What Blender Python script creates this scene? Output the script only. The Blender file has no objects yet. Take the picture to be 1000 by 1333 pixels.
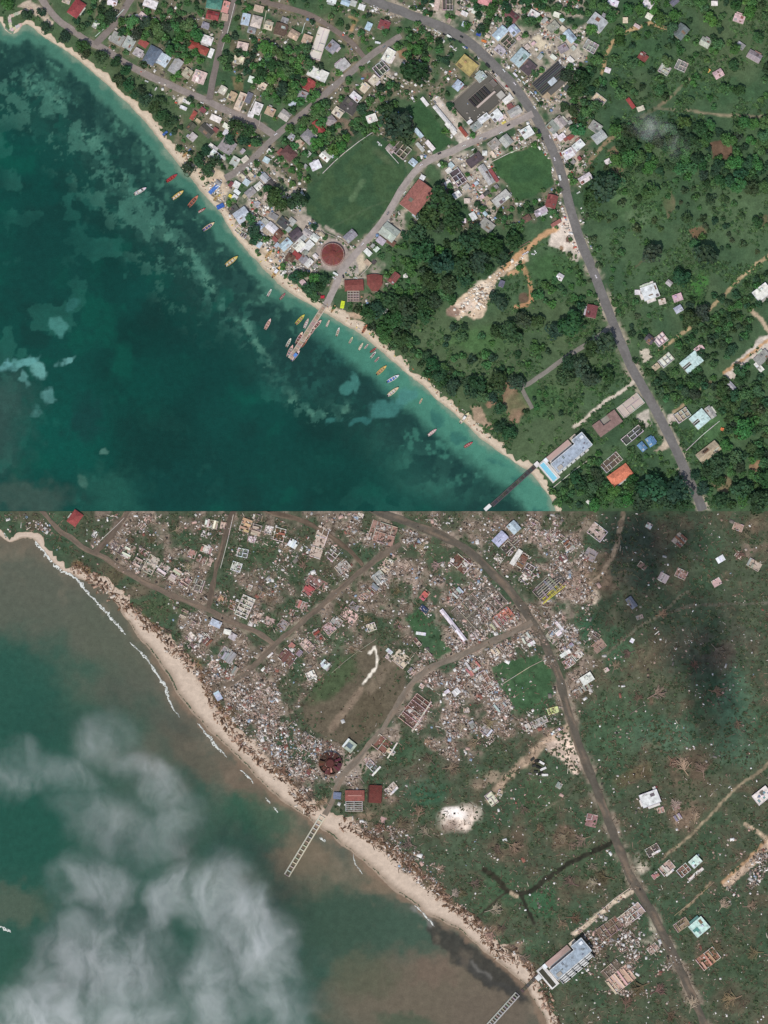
import bpy, math, random
import numpy as np
random.seed(7); RNG = np.random.default_rng(7)
R = math.radians
SC = bpy.context.scene
COL = SC.collection

# ------------------------------------------------------------------ camera
DIST, TILT = 6000.0, R(8.0)
cam_d = bpy.data.cameras.new('camera'); cam = bpy.data.objects.new('camera', cam_d); COL.objects.link(cam)
cam.location = (0, -DIST*math.sin(TILT), DIST*math.cos(TILT)); cam.rotation_euler = (TILT, 0, 0)
cam_d.sensor_fit = 'VERTICAL'; cam_d.angle = 2*math.atan(666.5/DIST)
cam_d.clip_start = 50; cam_d.clip_end = 30000
SC.camera = cam
# ------------------------------------------------------------------ sky and sun
SUN_EL, SUN_AZ = 57.0, 197.0
w = bpy.data.worlds.new('World'); SC.world = w; w.use_nodes = True
nt = w.node_tree; nt.nodes.clear()
sk = nt.nodes.new('ShaderNodeTexSky'); sk.sky_type = 'NISHITA'; sk.sun_disc = False
sk.sun_elevation = R(SUN_EL); sk.sun_rotation = R(SUN_AZ); sk.air_density = 1.2; sk.dust_density = 1.5
bg = nt.nodes.new('ShaderNodeBackground'); bg.inputs['Strength'].default_value = 0.105
wo = nt.nodes.new('ShaderNodeOutputWorld')
nt.links.new(sk.outputs[0], bg.inputs[0]); nt.links.new(bg.outputs[0], wo.inputs[0])
sun_d = bpy.data.lights.new('sun', 'SUN'); sun = bpy.data.objects.new('sun', sun_d); COL.objects.link(sun)
sun_d.energy = 3.0; sun_d.angle = R(0.5); sun_d.color = (1.0, 0.955, 0.89)
sun.rotation_euler = (R(90-SUN_EL), 0, R(180-SUN_AZ)); sun.location = (0, 0, 3000)
SC.view_settings.view_transform = 'Standard'; SC.view_settings.look = 'None'
SC.view_settings.exposure = 0.0; SC.view_settings.gamma = 1.0; SC.view_settings.use_curve_mapping = False
SC.render.engine = 'CYCLES'
SC.cycles.max_bounces = 5; SC.cycles.diffuse_bounces = 2; SC.cycles.glossy_bounces = 2
SC.cycles.transmission_bounces = 2; SC.cycles.volume_bounces = 2; SC.cycles.transparent_max_bounces = 8
SC.cycles.use_denoising = True

# ------------------------------------------------------------------ helpers
def P(px, py, z=0.0):
    """map point (photo grid, 1 unit about 1 m) -> world on the plane z"""
    u = (np.asarray(px, float)-500)/DIST; v = (666.5-np.asarray(py, float))/DIST
    ct, st = math.cos(TILT), math.sin(TILT)
    s = (z-DIST*ct)/(v*st-ct)
    return s*u, -DIST*st+s*(v*ct+st)
def PT(px, py, z=0.0):
    x, y = P(px, py, z); return (float(x), float(y), z)
def lin(c):
    c = np.asarray(c, float)/255.0; c = c+(c.mean(-1, keepdims=True)-c)*0.13
    return np.where(c <= 0.04045, c/12.92, ((c+0.055)/1.055)**2.4)
def L4(c):
    a = lin(c); return (float(a[0]), float(a[1]), float(a[2]), 1.0)

def fbm(h, w_, scale, octv=4, seed=0, gain=0.5):
    r = np.random.default_rng(seed); out = np.zeros((h, w_)); amp = 1.0; tot = 0
    for o in range(octv):
        s = max(scale/2**o, 1.0)
        gy, gx = int(h/s)+3, int(w_/s)+3
        g = r.random((gy, gx))
        y = np.arange(h)/s; x = np.arange(w_)/s
        yi = y.astype(int); xi = x.astype(int); fy = y-yi; fx = x-xi
        fy = (fy*fy*(3-2*fy))[:, None]; fx = (fx*fx*(3-2*fx))[None]
        a = g[yi][:, xi]; b = g[yi][:, xi+1]; c = g[yi+1][:, xi]; d = g[yi+1][:, xi+1]
        out += amp*((a*(1-fx)+b*fx)*(1-fy)+(c*(1-fx)+d*fx)*fy); tot += amp; amp *= gain
    return out/tot
def sstep(a, b, x):
    t = np.clip((x-a)/(b-a), 0, 1); return t*t*(3-2*t)
def seg_dist(X, Y, pts):
    d = np.full(X.shape, 1e9)
    for (ax, ay), (bx, by) in zip(pts[:-1], pts[1:]):
        dx, dy = bx-ax, by-ay; q = dx*dx+dy*dy+1e-9
        t = np.clip(((X-ax)*dx+(Y-ay)*dy)/q, 0, 1)
        d = np.minimum(d, (X-ax-t*dx)**2+(Y-ay-t*dy)**2)
    return np.sqrt(d)
def inside(X, Y, pts):
    m = np.zeros(np.shape(X), bool); n = len(pts)
    for i in range(n):
        (ax, ay), (bx, by) = pts[i], pts[(i+1) % n]
        if ay == by: continue
        m ^= ((ay > Y) != (by > Y)) & (X < (bx-ax)*(Y-ay)/(by-ay)+ax)
    return m

class Canvas:
    """land-cover map of one half of the coast: which material lies where"""
    def __init__(s, x0, y0, x1, y1, seed):
        s.x0, s.y0 = x0, y0; s.w = x1-x0+1; s.h = y1-y0+1
        s.Y, s.X = np.mgrid[y0:y1+1, x0:x1+1].astype(float)
        s.n1 = fbm(s.h, s.w, 14, 4, seed)-0.5; s.n2 = fbm(s.h, s.w, 14, 4, seed+1)-0.5
        s.f = fbm(s.h, s.w, 5, 3, seed+2); s.m = fbm(s.h, s.w, 40, 5, seed+3); s.b = fbm(s.h, s.w, 130, 4, seed+4)
        s.g = fbm(s.h, s.w, 18, 4, seed+5)
        s.c = np.zeros((s.h, s.w, 3))
    def win(s, pts, pad):
        xs = [p[0] for p in pts]; ys = [p[1] for p in pts]
        a = max(int(min(xs)-pad-s.x0), 0); b = min(int(max(xs)+pad-s.x0)+1, s.w)
        c = max(int(min(ys)-pad-s.y0), 0); d = min(int(max(ys)+pad-s.y0)+1, s.h)
        return slice(c, max(d, c)), slice(a, max(b, a))
    def mix(s, sl, m, col, var=0.12):
        if m.size == 0: return
        k = lin(col)[None, None]*(1+var*2*(s.f[sl][..., None]-0.5)*2)
        s.c[sl] = s.c[sl]*(1-m[..., None])+k*m[..., None]
    def sd(s, sl, pts, warp):
        X = s.X[sl]+s.n1[sl]*warp; Y = s.Y[sl]+s.n2[sl]*warp
        d = seg_dist(X, Y, list(pts)+[pts[0]]); return np.where(inside(X, Y, pts), d, -d)
    def poly(s, pts, col, soft=2.0, warp=6.0, a=1.0, var=0.12, br=0.0):
        sl = s.win(pts, warp+soft+2)
        if s.X[sl].size == 0: return
        m = sstep(-soft/2, soft/2, s.sd(sl, pts, warp))*a
        if br: m = m*sstep(br-0.12, br+0.12, s.g[sl])
        s.mix(sl, m, col, var)
    def line(s, pts, wd, col, soft=1.5, warp=3.0, a=1.0, var=0.12, br=0.0):
        sl = s.win(pts, wd+warp+3)
        if s.X[sl].size == 0: return
        X = s.X[sl]+s.n1[sl]*warp; Y = s.Y[sl]+s.n2[sl]*warp
        m = sstep(wd/2+soft/2, wd/2-soft/2, seg_dist(X, Y, pts))*a
        if br: m = m*sstep(br-0.12, br+0.12, s.g[sl])
        s.mix(sl, m, col, var)
    def blob(s, x, y, rx, ry, col, ang=0, soft=0.5, warp=12, a=1.0, var=0.12, br=0.0):
        r = max(rx, ry); sl = s.win([(x-r, y-r), (x+r, y+r)], warp+4)
        if s.X[sl].size == 0: return
        X = s.X[sl]+s.n1[sl]*warp-x; Y = s.Y[sl]+s.n2[sl]*warp-y; c, q = math.cos(R(ang)), math.sin(R(ang))
        d = np.sqrt(((X*c+Y*q)/rx)**2+((-X*q+Y*c)/ry)**2)
        m = sstep(1+soft/2, 1-soft/2, d)*a
        if br: m = m*sstep(br-0.12, br+0.12, s.g[sl])
        s.mix(sl, m, col, var)

# ------------------------------------------------------------------ materials
def newmat(name):
    m = bpy.data.materials.new(name); m.use_nodes = True
    b = m.node_tree.nodes['Principled BSDF']; return m, m.node_tree, b
def nd(t, kind, **kw):
    n = t.nodes.new(kind)
    for k, v in kw.items(): setattr(n, k, v)
    return n
def noise(t, scale, detail=4, vec=None, rough=0.6):
    n = nd(t, 'ShaderNodeTexNoise'); n.inputs['Scale'].default_value = scale
    n.inputs['Detail'].default_value = detail; n.inputs['Roughness'].default_value = rough
    if vec is not None: t.links.new(vec, n.inputs['Vector'])
    return n.outputs['Fac']
def mapr(t, src, a, b, lo=0.3, hi=0.7):
    n = nd(t, 'ShaderNodeMapRange'); t.links.new(src, n.inputs['Value'])
    n.inputs['From Min'].default_value = lo; n.inputs['From Max'].default_value = hi
    n.inputs['To Min'].default_value = a; n.inputs['To Max'].default_value = b
    return n.outputs['Result']
def scale_col(t, col, fac):
    n = nd(t, 'ShaderNodeVectorMath', operation='SCALE'); t.links.new(col, n.inputs[0]); t.links.new(fac, n.inputs['Scale'])
    return n.outputs[0]
def mixc(t, fac, a, b):
    n = nd(t, 'ShaderNodeMix', data_type='RGBA')
    t.links.new(fac, n.inputs['Factor'])
    for s, k in ((a, 'A'), (b, 'B')):
        sock = [i for i in n.inputs if i.name == k and i.type == 'RGBA'][0]
        if isinstance(s, tuple): sock.default_value = s
        else: t.links.new(s, sock)
    return [o for o in n.outputs if o.type == 'RGBA'][0]
def mul(t, a, b):
    n = nd(t, 'ShaderNodeMath', operation='MULTIPLY')
    for s, i in ((a, 0), (b, 1)):
        if isinstance(s, (int, float)): n.inputs[i].default_value = s
        else: t.links.new(s, n.inputs[i])
    return n.outputs[0]
def bump(t, b, h, dist, st=0.6):
    n = nd(t, 'ShaderNodeBump'); n.inputs['Distance'].default_value = dist; n.inputs['Strength'].default_value = st
    t.links.new(h, n.inputs['Height']); t.links.new(n.outputs[0], b.inputs['Normal'])

def mat_cover(name, rough, s1, v1, bumpd):
    m, t, b = newmat(name)
    at = nd(t, 'ShaderNodeAttribute', attribute_name='cover'); tc = nd(t, 'ShaderNodeTexCoord').outputs['Object']
    f = mul(t, mapr(t, noise(t, s1, 5, tc, 0.7), 1-v1, 1+v1), mapr(t, noise(t, s1*5, 3, tc), 1-v1*0.7, 1+v1*0.7))
    t.links.new(scale_col(t, at.outputs['Color'], f), b.inputs['Base Color']); b.inputs['Roughness'].default_value = rough
    b.inputs['Specular IOR Level'].default_value = 0.2
    if bumpd: bump(t, b, noise(t, s1*2, 4, tc), bumpd)
    return m
M_GROUND = mat_cover('ground_cover', 0.95, 0.09, 0.22, 0.8)
M_SAND = mat_cover('beach_sand', 0.95, 0.12, 0.10, 0.25)
M_ROADS = mat_cover('road_surface', 0.9, 0.08, 0.14, 0.0)
M_DEBRIS = mat_cover('debris_bits', 0.85, 0.6, 0.12, 0.0)
def mat_sea():
    m, t, b = newmat('sea_water')
    at = nd(t, 'ShaderNodeAttribute', attribute_name='cover'); tc = nd(t, 'ShaderNodeTexCoord').outputs['Object']
    f = mul(t, mapr(t, noise(t, 0.12, 5, tc, 0.7), 0.88, 1.12), mapr(t, noise(t, 0.6, 3, tc), 0.92, 1.08))
    t.links.new(scale_col(t, at.outputs['Color'], f), b.inputs['Base Color'])
    b.inputs['Roughness'].default_value = 0.22; b.inputs['IOR'].default_value = 1.33
    bump(t, b, noise(t, 0.35, 4, tc), 0.35, 0.5)
    return m
M_SEA = mat_sea()
def mat_obj(name, rough=0.8, stripes=0, dirt=0.5, dcol=(92, 78, 64), scale=0.35, spec=0.2):
    """one shared material; the colour of the thing itself comes from the object"""
    m, t, b = newmat(name)
    oi = nd(t, 'ShaderNodeObjectInfo'); tc = nd(t, 'ShaderNodeTexCoord').outputs['Object']
    off = nd(t, 'ShaderNodeVectorMath', operation='SCALE'); off.inputs[0].default_value = (97, 53, 31)
    t.links.new(oi.outputs['Random'], off.inputs['Scale'])
    ad = nd(t, 'ShaderNodeVectorMath', operation='ADD'); t.links.new(tc, ad.inputs[0]); t.links.new(off.outputs[0], ad.inputs[1])
    v = ad.outputs[0]
    c = scale_col(t, oi.outputs['Color'], mapr(t, noise(t, scale, 5, v, 0.7), 0.66, 1.22))
    c = mixc(t, mapr(t, noise(t, scale*0.6, 6, v, 0.75), 0.0, dirt, 0.52, 0.70), c, L4(dcol))
    t.links.new(c, b.inputs['Base Color']); b.inputs['Roughness'].default_value = rough
    b.inputs['Specular IOR Level'].default_value = spec
    if stripes:
        wv = nd(t, 'ShaderNodeTexWave'); wv.inputs['Scale'].default_value = stripes; wv.inputs['Distortion'].default_value = 0.3
        t.links.new(tc, wv.inputs['Vector']); bump(t, b, wv.outputs['Fac'], 0.15, 0.7)
    return m
M_ROOF = mat_obj('sheet_roof', 0.6, 0.45, 0.55, (96, 72, 58))
M_CONC = mat_obj('stained_concrete', 0.9, 0, 0.75, (74, 70, 64), 0.25)
M_WALL = mat_obj('plaster_wall', 0.9, 0, 0.35, (110, 98, 84), 0.5)
M_PAINT = mat_obj('boat_paint', 0.5, 0, 0.25, (120, 104, 90), 0.6, 0.4)
M_CAR = mat_obj('car_paint', 0.3, 0, 0.08, (90, 80, 70), 0.6, 0.5)
M_WOOD = mat_obj('weathered_wood', 0.9, 0, 0.5, (88, 74, 60), 0.5)
M_CLOTH = mat_obj('tarp_cloth', 0.7, 0, 0.15, (110, 110, 110), 0.5)
def mat_plain(name, c, rough=0.6, spec=0.3):
    m, t, b = newmat(name); tc = nd(t, 'ShaderNodeTexCoord').outputs['Object']
    rgb = nd(t, 'ShaderNodeRGB'); rgb.outputs[0].default_value = L4(c)
    t.links.new(scale_col(t, rgb.outputs[0], mapr(t, noise(t, 1.2, 3, tc), 0.85, 1.15)), b.inputs['Base Color'])
    b.inputs['Roughness'].default_value = rough; b.inputs['Specular IOR Level'].default_value = spec; return m
M_GLASS = mat_plain('dark_glass', (30, 36, 42), 0.1, 0.6)
M_BLACK = mat_plain('black_plastic', (30, 30, 32), 0.5)
M_FOAM = mat_plain('sea_foam', (206,208,200), 0.9)
def mat_pool():
    m, t, b = newmat('pool_water'); tc = nd(t, 'ShaderNodeTexCoord').outputs['Object']
    c = mixc(t, mapr(t, noise(t, 0.2, 3, tc), 0, 1), L4((110, 190, 215)), L4((140, 205, 222)))
    t.links.new(c, b.inputs['Base Color']); b.inputs['Roughness'].default_value = 0.1
    bump(t, b, noise(t, 1.0, 2, tc), 0.05); return m
M_POOL = mat_pool()
def mat_leaf():
    m, t, b = newmat('foliage')
    oi = nd(t, 'ShaderNodeObjectInfo'); at = nd(t, 'ShaderNodeAttribute', attribute_name='leaf')
    mm = nd(t, 'ShaderNodeVectorMath', operation='MULTIPLY')
    t.links.new(oi.outputs['Color'], mm.inputs[0]); t.links.new(at.outputs['Color'], mm.inputs[1])
    t.links.new(mm.outputs[0], b.inputs['Base Color']); b.inputs['Roughness'].default_value = 0.7
    b.inputs['Specular IOR Level'].default_value = 0.15
    return m
M_LEAF = mat_leaf()

# ------------------------------------------------------------------ object making
def mesh_np(name, V, F, mats, attr=None, attrname='cover', mi=None):
    me = bpy.data.meshes.new(name); V = np.asarray(V, np.float32)
    F = np.asarray(F, np.int32); k = F.shape[1]
    me.vertices.add(len(V)); me.vertices.foreach_set('co', V.ravel())
    me.loops.add(F.size); me.loops.foreach_set('vertex_index', F.ravel())
    me.polygons.add(len(F)); me.polygons.foreach_set('loop_start', np.arange(0, F.size, k, dtype=np.int32))
    if mi is not None: me.polygons.foreach_set('material_index', np.asarray(mi, np.int32))
    for m in (mats if isinstance(mats, (list, tuple)) else [mats]): me.materials.append(m)
    if attr is not None:
        a = me.attributes.new(attrname, 'FLOAT_COLOR', 'POINT')
        c = np.ones((len(V), 4), np.float32); c[:, :3] = attr; a.data.foreach_set('color', c.ravel())
    me.update(calc_edges=True); return me
def link(name, data, parent=None, loc=(0, 0, 0), rz=0.0, scl=(1, 1, 1), color=None):
    o = bpy.data.objects.new(name, data); COL.objects.link(o)
    o.location = loc; o.rotation_euler = (0, 0, rz); o.scale = scl
    if parent: o.parent = parent
    if color is not None: o.color = L4(color)
    return o
def tag(o, label=None, cat=None, group=None, kind=None):
    if label: o['label'] = label
    if cat: o['category'] = cat
    if group: o['group'] = group
    if kind: o['kind'] = kind
    return o
class MB:
    """collects simple solids, builds them as one mesh object"""
    def __init__(s): s.v = []; s.f = []; s.m = []
    def add(s, vs, fs, mi=0):
        n = len(s.v); s.v += [tuple(map(float, q)) for q in vs]; s.f += [tuple(n+i for i in f) for f in fs]; s.m += [mi]*len(fs)
    def box(s, x0, y0, z0, x1, y1, z1, mi=0):
        s.add([(x0,y0,z0),(x1,y0,z0),(x1,y1,z0),(x0,y1,z0),(x0,y0,z1),(x1,y0,z1),(x1,y1,z1),(x0,y1,z1)],
              [(0,3,2,1),(4,5,6,7),(0,1,5,4),(1,2,6,5),(2,3,7,6),(3,0,4,7)], mi)
    def bar(s, a, b, wd, h, mi=0):
        ax, ay, az = a; bx, by, bz = b; dx, dy = bx-ax, by-ay; l = math.hypot(dx, dy) or 1
        nx, ny = -dy/l*wd/2, dx/l*wd/2
        s.add([(ax-nx,ay-ny,az),(bx-nx,by-ny,bz),(bx+nx,by+ny,bz),(ax+nx,ay+ny,az),
               (ax-nx,ay-ny,az+h),(bx-nx,by-ny,bz+h),(bx+nx,by+ny,bz+h),(ax+nx,ay+ny,az+h)],
              [(0,3,2,1),(4,5,6,7),(0,1,5,4),(1,2,6,5),(2,3,7,6),(3,0,4,7)], mi)
    def cyl(s, x, y, z0, z1, r0, r1, n=10, mi=0):
        a = [2*math.pi*i/n for i in range(n)]
        vs = [(x+r0*math.cos(t), y+r0*math.sin(t), z0) for t in a]+[(x+r1*math.cos(t), y+r1*math.sin(t), z1) for t in a]
        s.add(vs, [(i, (i+1) % n, n+(i+1) % n, n+i) for i in range(n)]+[tuple(range(n-1, -1, -1)), tuple(range(n, 2*n))], mi)
    def prism(s, pts, z0, z1, mi=0):
        n = len(pts); ar = sum(pts[i][0]*pts[(i+1) % n][1]-pts[(i+1) % n][0]*pts[i][1] for i in range(n))
        if ar < 0: pts = pts[::-1]
        vs = [(x, y, z0) for x, y in pts]+[(x, y, z1) for x, y in pts]
        s.add(vs, [tuple(range(n-1, -1, -1)), tuple(range(n, 2*n))]+[(i, (i+1) % n, n+(i+1) % n, n+i) for i in range(n)], mi)
    def mesh(s, name, mats):
        me = bpy.data.meshes.new(name); me.from_pydata(s.v, [], s.f)
        for m in (mats if isinstance(mats, (list, tuple)) else [mats]): me.materials.append(m)
        me.polygons.foreach_set('material_index', s.m); me.update(); return me
    def build(s, name, mats, parent=None, color=None, **k):
        return link(name, s.mesh(name, mats), parent, color=color, **k)
def empty(name, px, py, ang=0.0, z=0.0):
    """thing root at a map point; ang = clockwise degrees on the map"""
    o = bpy.data.objects.new(name, None); COL.objects.link(o); o.empty_display_size = 2
    o.location = PT(px, py, z); o.rotation_euler = (0, 0, -R(ang)); return o
GZ = 0.4                                   # ground level above the sea
UNIT = MB(); UNIT.box(-.5, -.5, 0, .5, .5, 1)
BOX_WALL = UNIT.mesh('wall', M_WALL); BOX_CONC = UNIT.mesh('slab', M_CONC); BOX_ROOF = UNIT.mesh('roof_sheet', M_ROOF)
BOX_WOOD = UNIT.mesh('beam', M_WOOD)

# ------------------------------------------------------------------ the shape of the coast, before (upper) and after (lower)
COAST_U = [(-70,-10),(-10,18),(8,38),(20,41),(30,31),(42,34),(55,45),(80,60),(100,75),(117,88),(135,105),(155,122),(175,142),(192,160),(208,180),
    (225,202),(243,223),(264,249),(282,269),(298,293),(316,319),(337,340),(352,358),(373,376),(394,389),(415,401),(431,410),(450,422),(468,432),
    (491,451),(512,468),(533,487),(554,503),(574,523),(597,541),(618,562),(639,578),(660,593),(678,606),(691,613),(706,632),(719,650),(727,672)]
W_U = [6,6,4,4,5,5,5,6,6,7,7,7,8,8,9,12,16,13,9,9,9,12,16,15,13,11,12,13,11,11,11,11,11,10,11,12,11,10,9,9,7,7,7]
COAST_L = [(-70,655),(-10,690),(12,704),(30,699),(46,703),(60,720),(75,735),(100,750),(130,763),(153,785),(165,805),(178,825),(195,845),(210,865),(222,885),
    (230,900),(245,920),(262,938),(280,957),(300,975),(320,995),(340,1017),(360,1035),(380,1050),(402,1065),(425,1083),(460,1109),(476,1122),
    (496,1141),(522,1164),(541,1177),(564,1193),(594,1207),(620,1228),(646,1249),(674,1272),(687,1285),(698,1306),(711,1327),(735,1395)]
W_L = [6,6,6,6,8,8,9,10,12,15,17,25,31,36,38,36,34,31,30,30,28,28,27,26,26,30,32,32,32,32,31,28,24,20,24,20,18,16,14,14]
LAND_U = COAST_U+[(760,760),(1100,760),(1100,-100),(-100,-100)]
LAND_L = COAST_L+[(770,1450),(1100,1450),(1100,600),(-100,600)]
DX, DY = -1, 662                           # the same town on the later picture lies this far down

MAIN = [(440,-30),(475,-4),(510,10),(555,27),(590,42),(615,58),(640,82),(665,107),(688,138),(705,165),(718,192),(728,217),(735,242),(745,280),(755,311),
        (770,347),(785,386),(800,425),(820,474),(840,510),(860,546),(880,586),(900,630),(915,664),(928,700),(945,760)]
ROADS = [('main_road', MAIN, 13, (112,108,104)),
    ('shore_street', [(47,-12),(62,10),(78,28),(90,36),(115,54),(135,63),(160,80),(190,97),(215,108),(240,119),(265,129),(295,144),(330,158),(357,176)], 8.5, (138,126,118)),
    ('side_street', [(178,-12),(168,2),(152,28),(134,48),(124,58)], 8.5, (124,113,106)),
    ('long_lane', [(309,-12),(302,12),(285,68),(272,130)], 8, (118,107,100)),
    ('curving_lane', [(330,-8),(350,4),(400,18),(440,42),(460,58),(474,74)], 7, (118,104,94)),
    ('diagonal_street', [(522,46),(505,57),(478,76),(440,108),(400,143),(357,179),(330,206),(310,222),(293,232)], 8.5, (132,122,114)),
    ('pier_street', [(694,148),(660,165),(625,180),(590,196),(560,208),(540,224),(520,252),(500,286),(470,322),(445,352),(436,374),(424,399)], 9, (156,144,136)),
    ('gravel_drive', [(795,425),(775,441),(740,463),(705,488),(682,502),(664,494)], 6, (128,122,112)),
    ('gravel_drive', [(678,501),(684,515),(693,532)], 5, (122,116,106))]

# ------------------------------------------------------------------ paint the land cover, before the storm
cu = Canvas(-80, -80, 1080, 665, 11)
cu.c[:] = lin((72,98,64))
k = sstep(0.35, 0.65, cu.m)[..., None]; cu.c[:] = cu.c*(1-k)+lin((60,88,58))*k
k = sstep(0.52, 0.72, cu.b)[..., None]*0.6; cu.c[:] = cu.c*(1-k)+lin((84,100,66))*k
cu.c *= (0.86+0.28*cu.f)[..., None]
TOWN_U = [(130,-20),(320,-20),(480,-20),(760,-20),(760,60),(770,120),(775,200),(730,300),(705,290),(640,300),(590,300),(545,245),(480,170),(430,205),(400,245),
          (420,300),(480,320),(520,380),(470,400),(430,405),(370,372),(320,322),(290,280),(262,245),(240,215),(225,185),(235,140),(205,110),(150,72),(120,50)]
cu.poly(TOWN_U, (124,112,92), 8, 10, 0.8, 0.25, br=0.49)
for q in ([(262,225),(300,180),(330,215),(350,228),(400,270),(425,300),(455,340),(420,345),(400,365),(370,365),(330,322),(300,290)],
          [(560,-10),(620,-10),(760,-10),(765,70),(740,120),(690,90),(640,70),(600,45),(565,25)],
          [(500,60),(545,60),(520,90),(500,110),(488,100)], [(440,335),(480,330),(500,345),(490,362),(440,372)], [(485,300),(530,270),(545,290),(510,320)], [(290,140),(330,150),(345,170),(320,175),(300,165)], [(575,140),(640,88),(690,130),(700,150),(610,188)], [(560,205),(640,190),(700,165),(700,185),(640,205),(655,255),(640,300),(600,260),(575,235)],
          [(710,110),(740,90),(750,150),(760,230),(735,215),(715,170)], [(690,80),(745,70),(750,100),(720,140),(700,120)]):
    cu.poly(q, (166,153,136), 6, 8, 0.92, 0.3, br=0.37)
for pts, wd, c, a in (([(p[0], p[1]) for p in MAIN], 19, (172,156,136), 0.8), (ROADS[6][1], 13, (176,160,140), 0.7), (ROADS[5][1], 12, (140,124,104), 0.6),
                      (ROADS[1][1], 13, (134,122,100), 0.6), (ROADS[3][1], 11, (118,110,90), 0.5), (ROADS[4][1], 10, (126,106,80), 0.6)):
    cu.line(pts, wd, c, 5, 8, a, 0.2, br=0.45)
def PU(*a, **k): cu.poly(*a, **k)
FIELD = [(396,256),(410,240),(440,212),(487,175),(505,184),(527,208),(530,226),(516,260),(490,288),(472,306),(455,308),(432,300),(410,290),(399,278)]
cu.poly(FIELD, (54,84,54), 2, 2, 1, 0.05)
cu.poly(FIELD, (66,92,56), 4, 20, 0.7, 0.08, br=0.52)
cu.line([(458,260),(472,236)], 7, (84,110,74), 4, 4, 0.8)
cu.line([(430,297),(470,275),(505,262)], 2, (84,104,72), 2, 4, 0.5)
cu.blob(500,205,18,5,(92,104,70),40,0.8,8,0.5)
G1 = [(528,142),(548,130),(560,145),(590,186),(568,198),(548,172)]
G2 = [(640,207),(662,200),(700,190),(716,208),(722,240),(708,248),(688,258),(672,262),(660,240),(645,225)]
for q in (G1, G2): cu.poly(q, (54,88,52), 2, 3, 1, 0.06); cu.poly(q, (66,100,56), 3, 14, 0.6, 0.1, br=0.52)
# sand, lots, quarry and bare earth
for q, c in (([(722,290),(735,280),(741,285),(748,304),(757,330),(752,340),(742,338),(736,326),(722,320),(714,318),(718,303)], (214,196,178)),
             ([(600,236),(612,232),(636,250),(640,262),(630,275),(618,262)], (172,152,132)),
             ([(562,130),(570,126),(612,180),(600,190)], (196,182,166)), ([(648,100),(662,112),(656,122),(645,114)], (184,172,160)),
             ([(693,50),(700,45),(712,55),(722,58),(715,64),(700,66)], (206,190,160)), ([(735,45),(752,52),(757,72),(748,86),(738,80),(730,66)], (186,174,156)),
             ([(703,125),(720,115),(728,130),(712,140)], (170,150,122)), ([(612,72),(626,84),(622,95),(612,86)], (176,158,128)),
             ([(262,206),(290,225),(300,240),(290,262),(275,250)], (196,174,146)), ([(334,320),(352,322),(370,340),(358,350),(340,336)], (196,174,146)),
             ([(330,298),(352,318),(372,330),(378,322),(352,305)], (176,156,132)), ([(378,285),(395,280),(420,300),(428,318),(412,318)], (172,158,142)),
             ([(452,330),(470,336),(480,345),(474,352),(460,358),(448,352)], (156,146,134)), ([(464,335),(474,330),(476,350),(468,356)], (196,178,150)),
             ([(436,402),(466,408),(475,416),(462,416)], (190,160,132)), ([(22,8),(40,0),(55,8),(62,22),(72,30),(66,34),(48,22),(34,14)], (190,170,148)),
             ([(228,130),(240,127),(244,131),(232,138)], (214,200,178)), ([(832,458),(842,452),(848,464),(838,474)], (200,186,164)),
             ([(870,540),(878,538),(880,548),(872,554)], (196,180,164)), ([(830,540),(846,532),(846,556),(838,558),(836,548),(828,548)], (184,172,156)),
             ([(850,588),(868,572),(872,580),(858,590)], (186,166,142)), ([(944,484),(990,440),(1010,428),(1010,452),(975,468),(955,494),(948,498)], (206,190,174)),
             ([(632,527),(652,504),(665,496),(678,512),(690,532),(674,550),(664,550),(661,530),(650,520),(636,532)], (150,118,94)),
             ([(612,530),(625,530),(634,545),(645,556),(640,562),(628,552),(618,548)], (164,138,112)),
             ([(402,170),(412,172),(440,150),(455,160),(462,178),(452,176),(445,160)], (120,102,84)),
             ([(470,96),(482,94),(486,104),(474,108)], (116,94,76)), ([(515,62),(540,66),(536,78),(520,74)], (150,116,86)),
             ([(302,98),(318,104),(318,122),(306,116)], (112,102,70)), ([(303,50),(336,55),(326,72),(300,66)], (104,98,74)),
             ([(792,195),(800,188),(806,200),(796,202)], (128,108,80)), ([(975,605),(990,592),(994,618),(982,630)], (150,118,88)),
             ([(925,628),(945,618),(960,630),(940,645)], (120,106,78)), ([(798,220),(812,218),(808,232),(792,232)], (130,110,82)),
             ([(925,185),(942,180),(956,196),(948,208),(930,206)], (110,84,66)), ([(860,260),(872,245),(880,262),(872,285)], (112,96,72)),
             ([(895,300),(915,292),(920,305),(902,312)], (124,94,68)), ([(985,278),(1000,280),(1000,292),(990,296)], (124,88,66))):
    cu.poly(q, c, 2.5, 7, 0.95, 0.15)
cu.poly([(582,404),(592,392),(606,382),(626,366),(640,356),(658,340),(668,334),(684,326),(690,338),(676,346),(664,352),(650,364),(642,374),(636,392),(628,412),(618,416),(606,412),(596,416)],
        (206,180,150), 3, 9, 1, 0.25)
cu.blob(628,373,12,9,(226,206,180),0,0.6,10,0.9); cu.blob(605,400,14,7,(222,198,176),-25,0.6,10,0.9); cu.blob(590,405,8,7,(150,122,104),0,0.5,8)
cu.line([(655,350),(668,338),(688,322),(700,311),(714,302),(724,297)], 7, (196,150,106), 3, 5)
cu.line([(676,340),(684,352),(690,366),(692,378),(692,390),(684,398),(672,400)], 5, (190,140,98), 2, 5); cu.line([(664,356),(676,352),(682,340)], 6, (196,154,112), 3, 6)
cu.blob(682,388,6,8,(104,84,66),30,0.5,5); cu.blob(741,311,4.3,4.3,(112,84,72),0,0.2,2); cu.blob(731,322,3,3,(140,110,84),0,0.3,3)
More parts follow.
